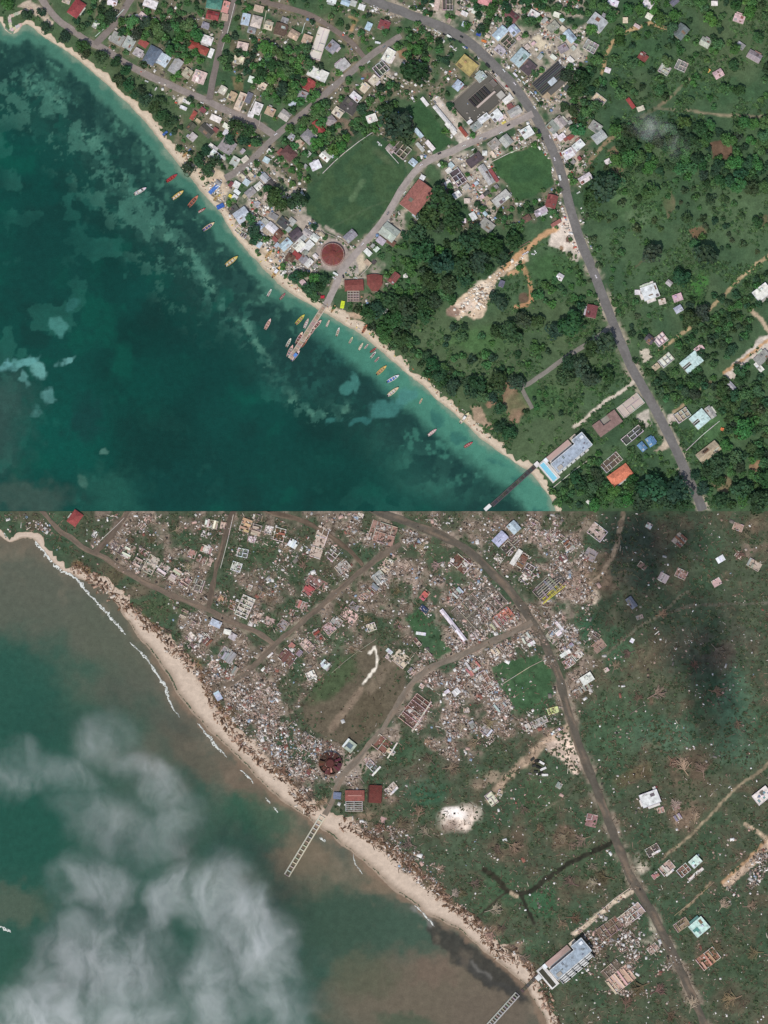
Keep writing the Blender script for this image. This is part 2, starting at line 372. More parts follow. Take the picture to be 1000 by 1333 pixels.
for pts, wd, c in (([(783,95),(788,76),(796,56),(808,46),(828,36),(848,29),(862,36),(876,40)], 4.5, (184,150,106)), ([(898,104),(876,124),(858,138)], 4, (140,124,96)),
        ([(852,143),(822,160),(796,180),(780,196),(768,210)], 4.5, (150,128,96)), ([(852,141),(900,144),(930,149),(1010,153)], 3.5, (146,132,104)),
        ([(1010,325),(985,345),(955,370),(928,398),(922,404)], 4.2, (178,152,112)), ([(898,426),(880,440),(860,456)], 4, (178,152,112)),
        ([(924,498),(905,515),(878,536)], 3.5, (172,144,110)), ([(1008,436),(975,462),(944,485)], 4, (192,146,98)), ([(978,404),(992,416),(1000,430)], 5, (196,170,140)),
        ([(748,556),(790,522),(826,496)], 4.5, (206,190,170)), ([(455,22),(466,26)], 3, (176,140,98)), ([(458,40),(462,28)], 4, (178,140,98)),
        ([(912,95),(960,66)], 3, (98,104,76)), ([(345,210),(362,228),(386,248)], 6, (168,152,134)), ([(376,252),(385,246)], 4, (180,164,146)),
        ([(590,215),(612,240)], 7, (176,160,142)), ([(424,296),(440,306),(462,330)], 5, (164,150,134)), ([(826,350),(846,330),(848,340)], 2, (96,88,64))):
    cu.line(pts, wd, c, 2, 4, 0.9, 0.15)
for x, y, rx, ry, c in ((835,262,40,30,(72,104,62)),(960,280,50,40,(80,104,68)),(800,250,22,14,(86,116,74)),(832,285,14,10,(96,120,82)),(905,375,14,16,(64,120,48)),
        (850,160,60,20,(56,86,60)),(930,560,30,26,(74,110,64)),(620,445,40,18,(70,108,58)),(720,350,30,24,(60,96,52)),(700,520,40,20,(62,98,54)),(560,370,18,10,(64,104,54)),
        (940,120,60,14,(58,92,58)),(830,70,30,20,(64,98,60)),(450,10,40,12,(70,96,60)),(400,60,20,10,(60,92,54)),(780,235,14,18,(54,84,52))):
    cu.blob(x, y, rx, ry, c, 0, 1.0, 26, 0.75, 0.15)
# paving round the hall, walls' bases and shop yards
cu.blob(433,332,22,21,(164,148,138),0,0.3,3,0.95)

# ------------------------------------------------------------------ the sea before the storm
def coast_d(cv, coast, land):
    d = seg_dist(cv.X, cv.Y, coast); return np.where(inside(cv.X, cv.Y, land), d, -d)
sdu = coast_d(cu, COAST_U, LAND_U)
su = Canvas(-80, -80, 1080, 665, 31)
d = -sdu+su.n1*14
def lay(cv, m, col): cv.c[:] = cv.c*(1-m[..., None])+lin(col)*m[..., None]
su.c[:] = lin((8,68,58))
lay(su, sstep(0.42, 0.66, su.b)*0.85, (6,54,46)); lay(su, sstep(0.55, 0.75, su.m)*0.6, (4,84,66)); lay(su, sstep(0.5, 0.3, su.m)*0.5, (14,50,44))
lay(su, sstep(0.56, 0.60, fbm(su.h, su.w, 45, 5, 87, .6))*sstep(60, 140, d)*sstep(0.45, 0.6, fbm(su.h, su.w, 150, 2, 88))*0.5, (34,100,84))
lay(su, sstep(150, 40, d)*0.7, (28,78,66))
mot = sstep(0.46, 0.60, fbm(su.h, su.w, 9, 4, 77))                    # seagrass mottling
warm = fbm(su.h, su.w, 26, 5, 78)
lay(su, sstep(62, 22, d)*0.92, (68,122,100)); lay(su, sstep(85, 45, d)*sstep(0.5, 0.62, warm)*0.6, (58,114,94))
lay(su, sstep(16, 26, d)*sstep(75, 50, d)*sstep(0.40, 0.54, warm)*0.85, (24,62,56))
lay(su, sstep(20, 28, d)*sstep(130, 70, d)*mot*sstep(0.34, 0.46, su.m)*0.7, (20,56,50))
REEF = [(-20,52),(10,75),(34,95),(62,120),(92,145),(118,178),(140,205),(175,262),(202,292),(230,312),(262,352),(285,392),(318,425),(342,462),(368,500),(392,530),(420,540),(450,536)]
rd = seg_dist(su.X+su.n1*26, su.Y+su.n2*26, REEF)
wr = 11-5*sstep(200, 330, su.X)
brk = fbm(su.h, su.w, 6, 4, 83, .65); lay(su, sstep(wr*1.3, wr*0.4, rd)*sstep(0.34, 0.46, warm)*sstep(0.43, 0.50, brk)*0.72, (84,140,116))
lay(su, sstep(3.4*wr, wr, rd)*sstep(0.52, 0.58, fbm(su.h, su.w, 10, 4, 79, .6))*0.5, (60,116,98))
# the mottled grass bed below the pier and the bright coral garden near the lower shore
bed = np.exp(-(((su.X-430)/85)**2+((su.Y-478)/48)**2)**2)
rip = sstep(0.45, 0.58, fbm(su.h, su.w, 7, 3, 81))
lay(su, bed*0.8, (30,82,72)); lay(su, bed*rip*0.75, (16,52,48))
gar = np.exp(-(((su.X-590)/95)**2+((su.Y-585)/62)**2)**2)*sstep(0, 40, -sdu)
lay(su, gar*0.75, (56,120,100)); lay(su, gar*sstep(0.44, 0.54, fbm(su.h, su.w, 20, 5, 82))*0.9, (18,60,54))
sh = sstep(46, 26, d)*sstep(440, 560, su.X+0.2*su.Y)
lay(su, sstep(14, 24, d)*sstep(140, 80, d)*sstep(0.50, 0.55, fbm(su.h, su.w, 13, 4, 90, .6))*sstep(.45, .55, su.b)*0.6, (22,62,54)); dk = fbm(su.h, su.w, 30, 5, 84, .6); lay(su, sstep(12, 22, d)*sstep(100, 60, d)*sstep(0.52, 0.57, dk)*0.8, (22,60,54)); lay(su, sstep(40, 60, d)*sstep(150, 90, d)*sstep(0.54, 0.60, fbm(su.h, su.w, 16, 5, 85, .6))*sstep(330, 200, su.X)*.55, (66,122,102))
lay(su, sh*0.8, (70,136,112)); lay(su, sh*sstep(0.55, 0.65, warm)*sstep(10, 20, d)*0.6, (34,92,86))
for x, y, rx, ry, c in ((28,472,26,7,(92,160,152)),(50,480,10,12,(96,160,150)),(84,472,14,5,(96,158,150)),(60,512,10,9,(90,150,142)),(45,536,8,7,(84,146,138)),(34,494,5,10,(86,150,140)),
        (8,476,8,8,(92,160,156)),(76,424,9,16,(62,128,116)),(95,395,10,6,(40,104,94)),(135,590,4,3,(110,160,140)),(110,630,6,8,(70,110,94)),(450,505,12,8,(56,120,108)),(462,495,6,14,(58,120,108)),
        (435,548,10,5,(46,110,100)),(505,528,24,14,(56,118,108)),(530,516,16,10,(66,128,118)),(470,548,16,5,(44,106,98))):
    su.blob(x, y, rx, ry, c, -20, 0.5, 16, 0.85, 0.08, br=0.34)
for x, y, rx, ry, c in ((12,545,34,60,(52,78,70)),(40,650,50,22,(62,84,72)),(95,560,70,60,(2,80,66)),(205,500,40,36,(0,76,62)),(200,575,60,50,(8,56,48)),(150,640,40,30,(30,92,76)),
        (110,545,20,26,(16,58,54)),(60,330,60,60,(10,62,54)),(250,480,60,50,(8,60,52)),(320,600,80,40,(8,60,52)),(430,610,90,30,(10,66,56)),(235,640,60,30,(8,64,56))):
    su.blob(x, y, rx, ry, c, 0, 1.2, 40, 0.7, 0.06)
lay(su, sstep(9, 1, d)*0.75, (128,146,122))

# ------------------------------------------------------------------ land cover after the storm
cl = Canvas(-80, 666, 1080, 1413, 51)
cl.c[:] = lin((78,86,64))
lay(cl, sstep(0.40, 0.62, cl.m)*0.9, (70,82,60)); lay(cl, sstep(0.54, 0.72, cl.b)*0.6, (96,92,70))
lay(cl, sstep(0.57, 0.7, cl.g)*0.45, (106,90,70)); lay(cl, sstep(0.52, 0.32, cl.m)*0.8, (58,84,58))
cl.c *= (0.70+0.6*cl.f)[..., None]*(0.85+0.3*fbm(cl.h, cl.w, 9, 3, 97))[..., None]
TOWN_L = [(x+DX, y+DY) for x, y in TOWN_U]
cl.poly(TOWN_L, (112,98,82), 10, 14, 0.6, 0.3, br=0.48); cl.poly(TOWN_L, (150,130,114), 10, 14, 0.6, 0.35, br=0.58)
for q in ([(340,985),(300,930),(290,890),(330,870),(370,900),(395,950),(425,965),(450,1000),(420,1020),(400,1050),(370,1015)],
          [(470,1000),(520,900),(560,840),(690,800),(720,860),(650,950),(600,1000),(540,960)], [(560,760),(600,720),(690,780),(700,820),(620,850)], [(690,690),(750,690),(770,760),(735,830),(700,780)],
          [(540,680),(600,690),(640,720),(600,720)], [(480,720),(520,720),(560,780),(600,840),(570,830),(530,780)], [(720,850),(760,800),(765,860),(740,880)]):
    cl.poly(q, (164,142,126), 10, 16, 0.75, 0.4, br=0.46)
for pts, wd in ((MAIN, 20), (ROADS[6][1], 17), (ROADS[5][1], 13)):
    cl.line([(x+DX, y+DY) for x, y in pts], wd, (150,132,114), 6, 10, 0.7, 0.3, br=0.5)
FL = [(x+DX, y+DY) for x, y in FIELD]
cl.poly(FL, (98,88,70), 3, 4, 1, 0.12)
cl.blob(430,890,34,14,(70,88,56),-40,0.8,16,0.9); cl.blob(450,865,16,14,(74,90,58),0,0.8,14,0.8); cl.blob(480,925,20,34,(92,82,62),30,0.9,20,0.7)
cl.line([(432,950),(450,925),(470,898)], 9, (136,116,96), 5, 5, 0.8); cl.line([(484,900),(500,870),(512,862)], 12, (128,112,92), 6, 10, 0.6)
G1L = [(x+DX, y+DY) for x, y in G1]; G2L = [(x+DX, y+DY) for x, y in G2]
for q in (G1L, G2L): cl.poly(q, (58,92,56), 3, 6, 0.95, 0.12)
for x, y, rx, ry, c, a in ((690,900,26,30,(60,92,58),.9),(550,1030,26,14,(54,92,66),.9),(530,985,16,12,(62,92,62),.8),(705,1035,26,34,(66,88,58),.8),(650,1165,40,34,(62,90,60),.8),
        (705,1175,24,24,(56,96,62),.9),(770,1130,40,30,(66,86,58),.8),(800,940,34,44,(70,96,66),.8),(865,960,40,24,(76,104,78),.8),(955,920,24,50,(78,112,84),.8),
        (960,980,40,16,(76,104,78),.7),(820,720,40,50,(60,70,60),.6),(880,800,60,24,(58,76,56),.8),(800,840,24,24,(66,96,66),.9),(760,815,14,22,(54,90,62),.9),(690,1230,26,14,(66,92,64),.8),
        (940,1190,40,30,(64,84,60),.8),(960,1260,40,40,(64,84,58),.8),(840,1290,40,30,(72,84,60),.7),(210,790,34,16,(74,88,58),.8),(330,715,26,18,(66,88,58),.8),(370,740,40,24,(62,84,56),.8),
        (350,815,40,12,(68,90,60),.8),(430,830,30,14,(66,92,62),.7),(560,720,24,16,(72,88,60),.8),(590,745,16,12,(72,90,62),.7),(560,830,18,18,(64,92,62),.8),(600,1110,50,24,(72,88,64),.8),
        (860,1100,20,12,(66,90,62),.7)):
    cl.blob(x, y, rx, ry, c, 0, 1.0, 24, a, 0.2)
for x, y, rx, ry, c, a in ((850,975,16,10,(112,88,68),.6),(830,1010,30,10,(104,88,60),.7),(900,1000,34,24,(110,84,68),.7),(850,905,12,9,(118,86,70),.7),(935,850,24,24,(96,84,70),.6),
        (930,845,26,16,(110,88,72),.5),(890,1060,22,16,(150,118,98),.7),(985,700,20,24,(120,98,80),.7),(975,715,10,12,(140,118,104),.6),(780,750,26,24,(140,112,90),.8),(765,690,20,14,(150,130,112),.8),
        (600,900,40,30,(140,120,106),.5),(560,1000,40,24,(112,98,82),.5),(620,960,40,24,(130,110,94),.6),(660,1100,26,20,(110,86,70),.7),(735,1090,20,16,(118,92,74),.7),(770,1150,26,14,(104,84,68),.7),
        (615,1150,16,14,(96,80,64),.6),(645,1190,20,14,(100,82,64),.6),(520,1080,40,12,(116,94,78),.7),(470,1065,24,8,(150,120,98),.7),(660,1240,24,8,(176,140,118),.8),(640,1215,14,8,(150,118,98),.7),
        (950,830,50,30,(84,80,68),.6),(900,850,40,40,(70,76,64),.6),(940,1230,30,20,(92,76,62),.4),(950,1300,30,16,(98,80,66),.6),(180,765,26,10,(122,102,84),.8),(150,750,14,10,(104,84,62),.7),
        (770,778,8,7,(222,196,168),1),(835,1128,9,11,(200,182,160),.9),(845,1215,9,12,(208,192,168),.9),(640,1012,30,10,(178,150,126),.7),(705,985,10,30,(100,96,78),.3)):
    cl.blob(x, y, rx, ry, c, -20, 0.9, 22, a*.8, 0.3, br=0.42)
cl.poly([(718,955),(735,945),(743,962),(752,985),(758,1003),(748,1010),(738,998),(725,985),(712,978),(706,965)], (212,186,164), 4, 10, 1, 0.3)
cl.line([(735,948),(715,960),(690,985),(668,1006),(650,1025),(640,1040)], 11, (176,148,122), 6, 8, 0.8, 0.4)
cl.blob(600,1064,26,16,(226,204,184),-15,0.7,14,1,0.2); cl.blob(592,1058,14,8,(246,234,222),0,0.7,8,1,0.1); cl.blob(585,1075,10,7,(140,116,100),0,0.7,10,0.7)
cl.line([(481,852),(488,843),(492,855),(490,868),(482,880),(473,890)], 3.4, (232,220,200), 2, 5)
for pts, wd, c, a in (([(1010,985),(985,1007),(955,1030),(925,1062),(890,1095),(862,1118)], 3.5, (150,132,104), .9), ([(925,1150),(885,1190)], 3, (160,136,106), .8),
        ([(855,802),(900,788),(1010,785)], 3.5, (104,98,84), .7), ([(770,872),(796,846),(826,820),(855,803),(895,770)], 3.5, (122,112,92), .7), ([(812,668),(800,720),(784,748),(768,762)], 6, (160,136,110), .8),
        ([(945,1152),(985,1115),(1010,1090)], 12, (192,164,138), .9), ([(940,1150),(985,1108),(1010,1080)], 4, (170,132,94), .9), ([(970,1072),(1000,1095)], 5, (190,164,134), .9),
        ([(800,1095),(770,1110),(740,1124),(715,1142),(690,1160),(676,1165)], 6.5, (46,44,34), .95), ([(676,1165),(660,1158),(646,1143),(630,1132)], 7, (52,48,36), .95),
        ([(678,1165),(684,1182),(694,1202)], 5.5, (46,44,34), .95), ([(660,1160),(640,1178),(626,1190)], 3.5, (56,52,40), .9), ([(666,1162),(672,1168)], 4, (176,154,126), .9),
        ([(660,1092),(670,1070),(668,1056)], 3, (80,74,58), .8), ([(748,1216),(790,1182),(824,1158)], 6, (206,184,158), .9), ([(600,1200),(640,1218)], 8, (150,120,100), .5),
        ([(700,1060),(740,1035),(756,1012)], 2, (120,112,90), .6)):
    cl.line(pts, wd, c, 2, 5, a, 0.3)
cl.blob(433,995,23,21,(150,132,120),0,0.4,6,0.9); cl.poly([(450,985),(470,990),(478,1000),(462,1020),(440,1022),(440,1010)], (156,140,124), 3, 6, 0.9)
# shore rubble edge behind the wide beach
cl.line([(100,735),(125,755),(160,782),(205,822),(225,848),(257,868),(272,905),(305,958),(345,995),(370,1012),(385,1032),(405,1054)], 9, (128,98,66), 5, 12, 0.8, 0.4)
cl.line([(450,1075),(500,1102),(530,1118),(548,1140),(590,1180),(620,1204),(640,1232),(690,1260)], 10, (124,96,76), 6, 14, 0.8, 0.4)

# ------------------------------------------------------------------ the sea after the storm
sl_ = Canvas(-80, 666, 1080, 1413, 71)
sdl = coast_d(cl, COAST_L, LAND_L)
d = -sdl+sl_.n1*18
sl_.c[:] = lin((88,92,76))
dd = -sdl+(sl_.m-0.5)*130+(sl_.b-0.5)*80
lay(sl_, sstep(25, 120, dd)*sstep(560, 300, sl_.X)*0.9, (54,88,70)); lay(sl_, sstep(80, 200, dd)*0.85, (36,82,66))
lay(sl_, sstep(30, 4, d)*sstep(1020, 900, sl_.Y)*0.8, (110,98,80))
q = sl_
for x, y, rx, ry, c, a, an in ((30,780,80,50,(88,92,76),.8,0),(20,900,60,70,(34,82,66),.85,0),(30,1060,70,90,(26,80,64),.85,0),(150,830,60,40,(86,92,74),.7,40),(260,990,60,16,(100,94,76),.8,42),
        (330,1030,60,16,(112,94,76),.8,42),(370,1060,40,30,(112,98,78),.7,0),(340,1065,50,26,(44,90,66),.75,20),(395,1120,40,30,(118,102,80),.8,0),(425,1150,60,22,(104,98,78),.8,-8),
        (455,1200,80,46,(54,80,62),.9,10),(540,1215,50,28,(62,86,68),.9,20),(500,1130,40,30,(122,104,82),.9,40),(590,1290,120,50,(106,94,76),.9,0),(520,1310,100,50,(104,94,76),.85,0),
        (640,1320,60,40,(104,92,76),.85,0),(470,1270,40,30,(84,88,66),.7,0),(530,1330,34,12,(72,86,64),.8,0),(565,1260,30,20,(114,94,78),.5,0),(20,1180,40,26,(78,92,74),.8,0),(40,1290,60,50,(40,88,66),.6,0)):
    q.blob(x, y, rx, ry, c, an, 0.9, 30, a, 0.05)
WEED = [(556,1206),(566,1198),(585,1206),(604,1220),(630,1240),(655,1262),(676,1282),(690,1300),(680,1304),(656,1292),(628,1278),(606,1262),(584,1244),(568,1228)]
q.poly(WEED, (62,60,52), 6, 16, 0.92, 0.15)
q.line([(600,1250),(640,1278),(680,1296)], 8, (66,64,58), 5, 12, 0.7); q.line([(614,1252),(625,1264),(640,1272)], 4, (120,116,108), 4, 6, 0.6)
q.line([(540,1182),(556,1194),(562,1204)], 7, (124,120,112), 5, 6, 0.7)
lay(q, sstep(9, 1, d)*sstep(120, 240, q.X)*0.8, (134,110,88))
lay(q, sstep(0.55, 0.8, q.g)*sstep(60, 10, d)*0.3, (140,122,100))

# ------------------------------------------------------------------ turn the maps into ground, sea and beach
def sheet(name, cv, keep, mat, z, step, yend=None, rough=0.0):
    xs = np.arange(cv.x0, cv.x0+cv.w-1+0.01, step); ys = np.arange(cv.y0, cv.y0+cv.h-1+0.01, step)
    if ys[-1] < cv.y0+cv.h-1: ys = np.append(ys, cv.y0+cv.h-1)
    ix = np.clip(np.round(xs-cv.x0).astype(int), 0, cv.w-1); iy = np.clip(np.round(ys-cv.y0).astype(int), 0, cv.h-1)
    X, Y = np.meshgrid(xs, ys)
    c = cv.c[iy][:, ix]; kp = keep[iy][:, ix]
    if yend is not None:
        Y = np.clip(Y, *yend)
        if yend[1] == SPLIT: Y[-1] = SPLIT
        if yend[0] == SPLIT: Y[0] = SPLIT
    wx, wy = P(X, Y, z)
    hz = z+rough*(cv.f[iy][:, ix]-0.5)
    V = np.stack([wx, wy, hz], -1).reshape(-1, 3); C = c.reshape(-1, 3)
    n, m = X.shape; I = np.arange(n*m).reshape(n, m)
    F = np.stack([I[1:, :-1], I[1:, 1:], I[:-1, 1:], I[:-1, :-1]], -1)
    cell = kp[:-1, :-1] & kp[1:, 1:] & kp[1:, :-1] & kp[:-1, 1:]
    F = F[cell]
    used = np.zeros(n*m, bool); used[F.ravel()] = True; re = np.cumsum(used)-1
    o = link(name, mesh_np(name, V[used], re[F], mat, np.clip(C[used], 0.002, 0.95)))
    return tag(o, kind='structure')
SPLIT = 665.5
sheet('ground', cu, sdu > 0, M_GROUND, GZ, 1.5, (-80, SPLIT)); sheet('sea', su, sdu < 6, M_SEA, 0.0, 1.5, (-80, SPLIT))
sheet('ground', cl, sdl > 0, M_GROUND, GZ, 1.5, (SPLIT, 1413)); sheet('sea', sl_, sdl < 9, M_SEA, 0.0, 1.5, (SPLIT, 1413))
def apron(name, rect, col, z, mat):
    x0, y0, x1, y1 = rect; a = [PT(x0, y1, z), PT(x1, y1, z), PT(x1, y0, z), PT(x0, y0, z)]
    tag(link(name, mesh_np(name, a, [(0, 1, 2, 3)], mat, lin(col))), kind='structure')
apron('sea', (-4000, -3000, 400, 665), (10,62,60), -1.5, M_SEA); apron('hinterland', (400, -3000, 5000, 665), (60,84,54), -1.0, M_GROUND)
apron('sea', (-4000, 666, 700, 4500), (84,92,74), -1.6, M_SEA); apron('hinterland', (700, 666, 5000, 4500), (78,84,62), -1.1, M_GROUND)

def resample(pts, step, *extra):
    pts = np.asarray(pts, float); seg = np.hypot(*np.diff(pts, axis=0).T); s = np.r_[0, np.cumsum(seg)]
    t = np.linspace(0, s[-1], max(int(s[-1]/step), 2)+1)
    # Catmull-Rom smoothing of the map polyline
    def cr(v):
        v = np.asarray(v, float); i = np.clip(np.searchsorted(s, t, 'right')-1, 0, len(s)-2); u = (t-s[i])/np.maximum(seg[i], 1e-6)
        p0 = v[np.maximum(i-1, 0)]; p1 = v[i]; p2 = v[i+1]; p3 = v[np.minimum(i+2, len(v)-1)]
        return 0.5*(2*p1+(p2-p0)*u+(2*p0-5*p1+4*p2-p3)*u**2+(3*p1-p0-3*p2+p3)*u**3)
    return (np.stack([cr(pts[:, 0]), cr(pts[:, 1])], -1),)+tuple(cr(e) for e in extra)
def normals(p):
    d = np.gradient(p, axis=0); d /= np.maximum(np.hypot(d[:, 0], d[:, 1]), 1e-6)[:, None]
    return np.stack([d[:, 1], -d[:, 0]], -1)
def jit(n, amp, smooth, rng):
    a = rng.normal(0, 1, n+2*smooth); k = np.ones(smooth)/smooth; a = np.convolve(a, k, 'same')[smooth:smooth+n]*math.sqrt(smooth)
    return a*amp
def ribbon(name, lines, zs, mat, colf):
    """lines: list of (n,2) map polylines side by side -> one sheet"""
    n = len(lines[0]); k = len(lines); V = []; C = []
    for j, (l, z) in enumerate(zip(lines, zs)):
        x, y = P(l[:, 0], np.clip(l[:, 1], *colf[1]), z); V.append(np.stack([x, y, np.full(n, z)], -1)); C.append(colf[0](j/(k-1), n))
    V = np.concatenate(V); C = np.concatenate(C); I = np.arange(n*k).reshape(k, n)
    F = np.stack([I[:-1, :-1], I[:-1, 1:], I[1:, 1:], I[1:, :-1]], -1).reshape(-1, 4)
    return tag(link(name, mesh_np(name, V, F, mat, np.clip(C, 0.003, 0.95))), kind='structure')
def beach(coast, widths, ylim, seed, dry, wet, back):
    rng = np.random.default_rng(seed)
    p, wd = resample(coast, 3, widths); nr = normals(p)
    # nr points to the land side (coast runs west to east, land above)
    n = len(p); a = -1.5+jit(n, 0.7, 5, rng); b = wd-1+jit(n, 1.6, 7, rng)+jit(n, 1.8, 2, rng)
    fr = np.linspace(0, 1, 9); lines = [p+nr*((a+(b-a)*f)[:, None]) for f in fr]
    def colf(f, n):
        g = rng.random(n)*0.16-0.08
        c = lin(wet)*(1-sstep(0.05, 0.35, f))+lin(dry)*sstep(0.05, 0.35, f); k = sstep(0.8, 1.05, f)*0.7
        c = c*(1-k)+lin(back)*k; return np.tile(c, (n, 1))*(1+g)[:, None]
    zs = np.full(9, 0.5); zs[0] = -0.05; zs[4] = 0.58
    return ribbon('beach', lines, zs, M_SAND, (colf, ylim))
beach(COAST_U, W_U, (-80, SPLIT), 1, (206,186,160), (158,146,122), (150,128,98))
beach(COAST_L, W_L, (SPLIT, 1413), 2, (200,178,156), (150,130,110), (164,136,110))
zr = 0.62
for after in (0, 1):
    for name, pts, wd, c in ROADS:
        rng = np.random.default_rng(len(pts)*7+after)
        pp = np.asarray(pts, float)+np.array([DX, DY])*after
        p, = resample(pp, 4); nr = normals(p); n = len(p); zr += 0.012
        if after:
            c = tuple(int(v*0.80*f) for v, f in zip(c, (1.0, 0.95, 0.86))); wd = wd*0.82
            if name == 'gravel_drive': continue
            if name == 'pier_street': c = (120,108,94)
        elif name == 'main_road': wd = 12
        js = {-1: np.clip(jit(n, 0.25+0.32*after, 4, rng), -1.2, 1.2), 1: np.clip(jit(n, 0.25+0.32*after, 4, rng), -1.2, 1.2)}
        lines = [p+nr*((wd/2*f+js[1 if f > 0 else -1]*abs(f))[:, None]) for f in (-1, -0.86, -0.3, 0.3, 0.86, 1)]
        edge = lin(c)*1.12
        def colf(f, n, c=c, edge=edge, rng=rng, after=after):
            k = (abs(f-0.5) > 0.36)*0.8+(0.25 if abs(abs(f-0.5)-0.1) < 0.05 else 0)
            base = lin(c)*(1-k)+edge*k
            b = np.tile(base, (n, 1))*np.clip(1+jit(n, 0.05+0.04*after, 3, rng), 0.75, 1.3)[:, None]
            if after:
                g = np.clip(jit(n, 0.6, 6, rng), 0, 1)[:, None]*0.7; b = b*(1-g)+lin((134,112,92))*g
            return b
        keep = (p[:, 1] < SPLIT+2) if not after else (p[:, 1] > SPLIT-6)
        lines = [l[keep] for l in lines]
        kk = keep
        if len(lines[0]) < 2: continue
        ribbon(name, lines, [zr-0.02]+[zr]*4+[zr-0.02], M_ROADS, (colf, (-80, SPLIT-0.01) if not after else (SPLIT+0.01, 1413)))

# ================================================================== THINGS
ORD = ['', 'first', 'second', 'third', 'fourth', 'fifth', 'sixth', 'seventh', 'eighth', 'ninth', 'tenth', 'eleventh', 'twelfth', 'thirteenth', 'fourteenth', 'fifteenth']
LM_U = [('the round red hall',433,332),('the salmon-red hall',543,258),('the hotel pool',715,612),('the sandy quarry',610,390),('the sandy roadside lot',736,310),
    ('the boat-lined pier',400,435),('the dark market hall',716,103),('the ochre hall',608,86),('the orange hip roof',807,619),('the pink roof',631,3),
    ('the teal green roof',279,6),('the stone jetty',18,28),('the sports field',460,247),('the twin blue roofs',841,578),('the grey barn',922,589),('the slate blue roof',886,42),
    ('the pasture red hut',770,406),('the white pasture villa',846,381),('the thin red shed',821,135),('the cyan villa roof',900,472),
    ('the dark compound',618,130),('the snow-white villa',992,381),('the dark hotel jetty',668,634),('the shore-street roof row',200,72),('the narrow red roof',415,166)]
LM_L = [('the broken round hall',430,994),('the stepped white hotel',740,1250),('the white sand mound',600,1065),('the snaking sand strip',483,868),('the bare pier frame',398,1100),
    ('the fallen yellow frame',720,770),('the pale cyan roof',909,1207),('the torn white villa',846,1040),('the navy tarp',552,793),('the white slatted shed',764,885),
    ('the wide sand lot',730,975),('the purple-brown shed',822,785),('the white street roofs',286,816),('the surviving red roof',97,675),('the salmon-floored ruin',808,1275),
    ('the roofless long hall',542,925),('the long white roof strip',590,815),('the torn blue-white villa',992,1035),('the dark jetty frame',655,1314),('the two red-brown roofs',474,1036),
    ('the black crates',704,1000),('the tan concrete slab',416,706)]
PENDING = []
def later(o, desc, noun, px, py, cat, group=None, after=None):
    tag(o, None, cat, group); PENDING.append((o, desc, noun, px, py, py > SPLIT if after is None else after)); return o
def finish_labels():
    by = {}
    for it in PENDING: by.setdefault((it[1], it[5]), []).append(it)
    seen = set()
    for (desc, after), its in by.items():
        lms = LM_L if after else LM_U
        if len(its) == 1:
            its[0][0]['label'] = desc+(' in the wrecked town' if after else ' in the green town') if len(desc.split()) < 6 else desc
            seen.add(its[0][0]['label']); continue
        xy = np.array([(i[3], i[4]) for i in its]); D = np.hypot(xy[:, 0][:, None]-[l[1] for l in lms], xy[:, 1][:, None]-[l[2] for l in lms])
        rank = D.argsort(0).argsort(0)+1
        used = np.zeros(len(lms))
        for i, it in enumerate(its):
            sc = rank[i]+D[i]/200.0+(D[i] < 9)*100; j = int(sc.argmin()); r = int(rank[i, j])
            near = 'nearest' if r == 1 else (ORD[r] if r < len(ORD) else str(r)+'th')+' nearest'
            it[0]['label'] = f'{desc}, {near} such {it[2]} to {lms[j][0]}' if len(desc.split()) < 5 else f'{desc}, {near} such to {lms[j][0]}'

# colours (sRGB of the things themselves)
PAL = dict(W=((224,220,214),'white'), P=((206,182,172),'pale pink'), T=((186,164,138),'tan'), C=((214,198,174),'cream'), G=((150,148,146),'grey'), D=((86,84,80),'dark grey'),
    R=((158,70,64),'red'), B=((182,196,208),'pale blue-grey'), U=((96,132,184),'blue'), O=((222,132,96),'orange'), N=((112,78,68),'brown'), Y=((196,218,212),'pale cyan'),
    E=((72,140,112),'teal green'), S=((104,114,124),'slate blue'), K=((140,78,72),'dull red'), H=((172,156,104),'ochre'), L=((178,176,172),'light grey'), V=((166,94,84),'salmon red'), I=((214,150,144),'pink'))
def vary(c, a=8): return tuple(min(250, max(12, v+random.uniform(-a, a))) for v in c)
TANK = MB(); TANK.cyl(0, 0, 0, 1.5, 0.75, 0.72, 10); TANK.cyl(0, 0, 1.5, 1.75, 0.72, 0.25, 10); M_TANK = TANK.mesh('water_tank', M_BLACK)
def gable(w, d, h, rise, ov=0.5):
    """roof over a w x d plan, ridge along x"""
    W, Dp = w/2+ov, d/2+ov; t = 0.18; m = MB()
    for s in (1, -1):
        m.add([(-W,0,h+rise),(W,0,h+rise),(W,s*Dp,h-0.1),(-W,s*Dp,h-0.1),(-W,0,h+rise-t),(W,0,h+rise-t),(W,s*Dp,h-0.1-t),(-W,s*Dp,h-0.1-t)],
              [(0,3,2,1) if s > 0 else (0,1,2,3),(4,5,6,7) if s > 0 else (4,7,6,5),(3,7,6,2),(0,4,7,3),(1,2,6,5)])
    return m
def hip(w, d, h, rise, ov=0.5):
    W, Dp = w/2+ov, d/2+ov; r = max(W-Dp, 0.4); m = MB()
    m.add([(-W,-Dp,h),(W,-Dp,h),(W,Dp,h),(-W,Dp,h),(-r,0,h+rise),(r,0,h+rise)],[(0,1,5,4),(1,2,5),(2,3,4,5),(3,0,4),(3,2,1,0)]); return m
def wall_box(w, d, h):
    m = MB(); m.box(-w/2, -d/2, -0.2, w/2, d/2, h); return m
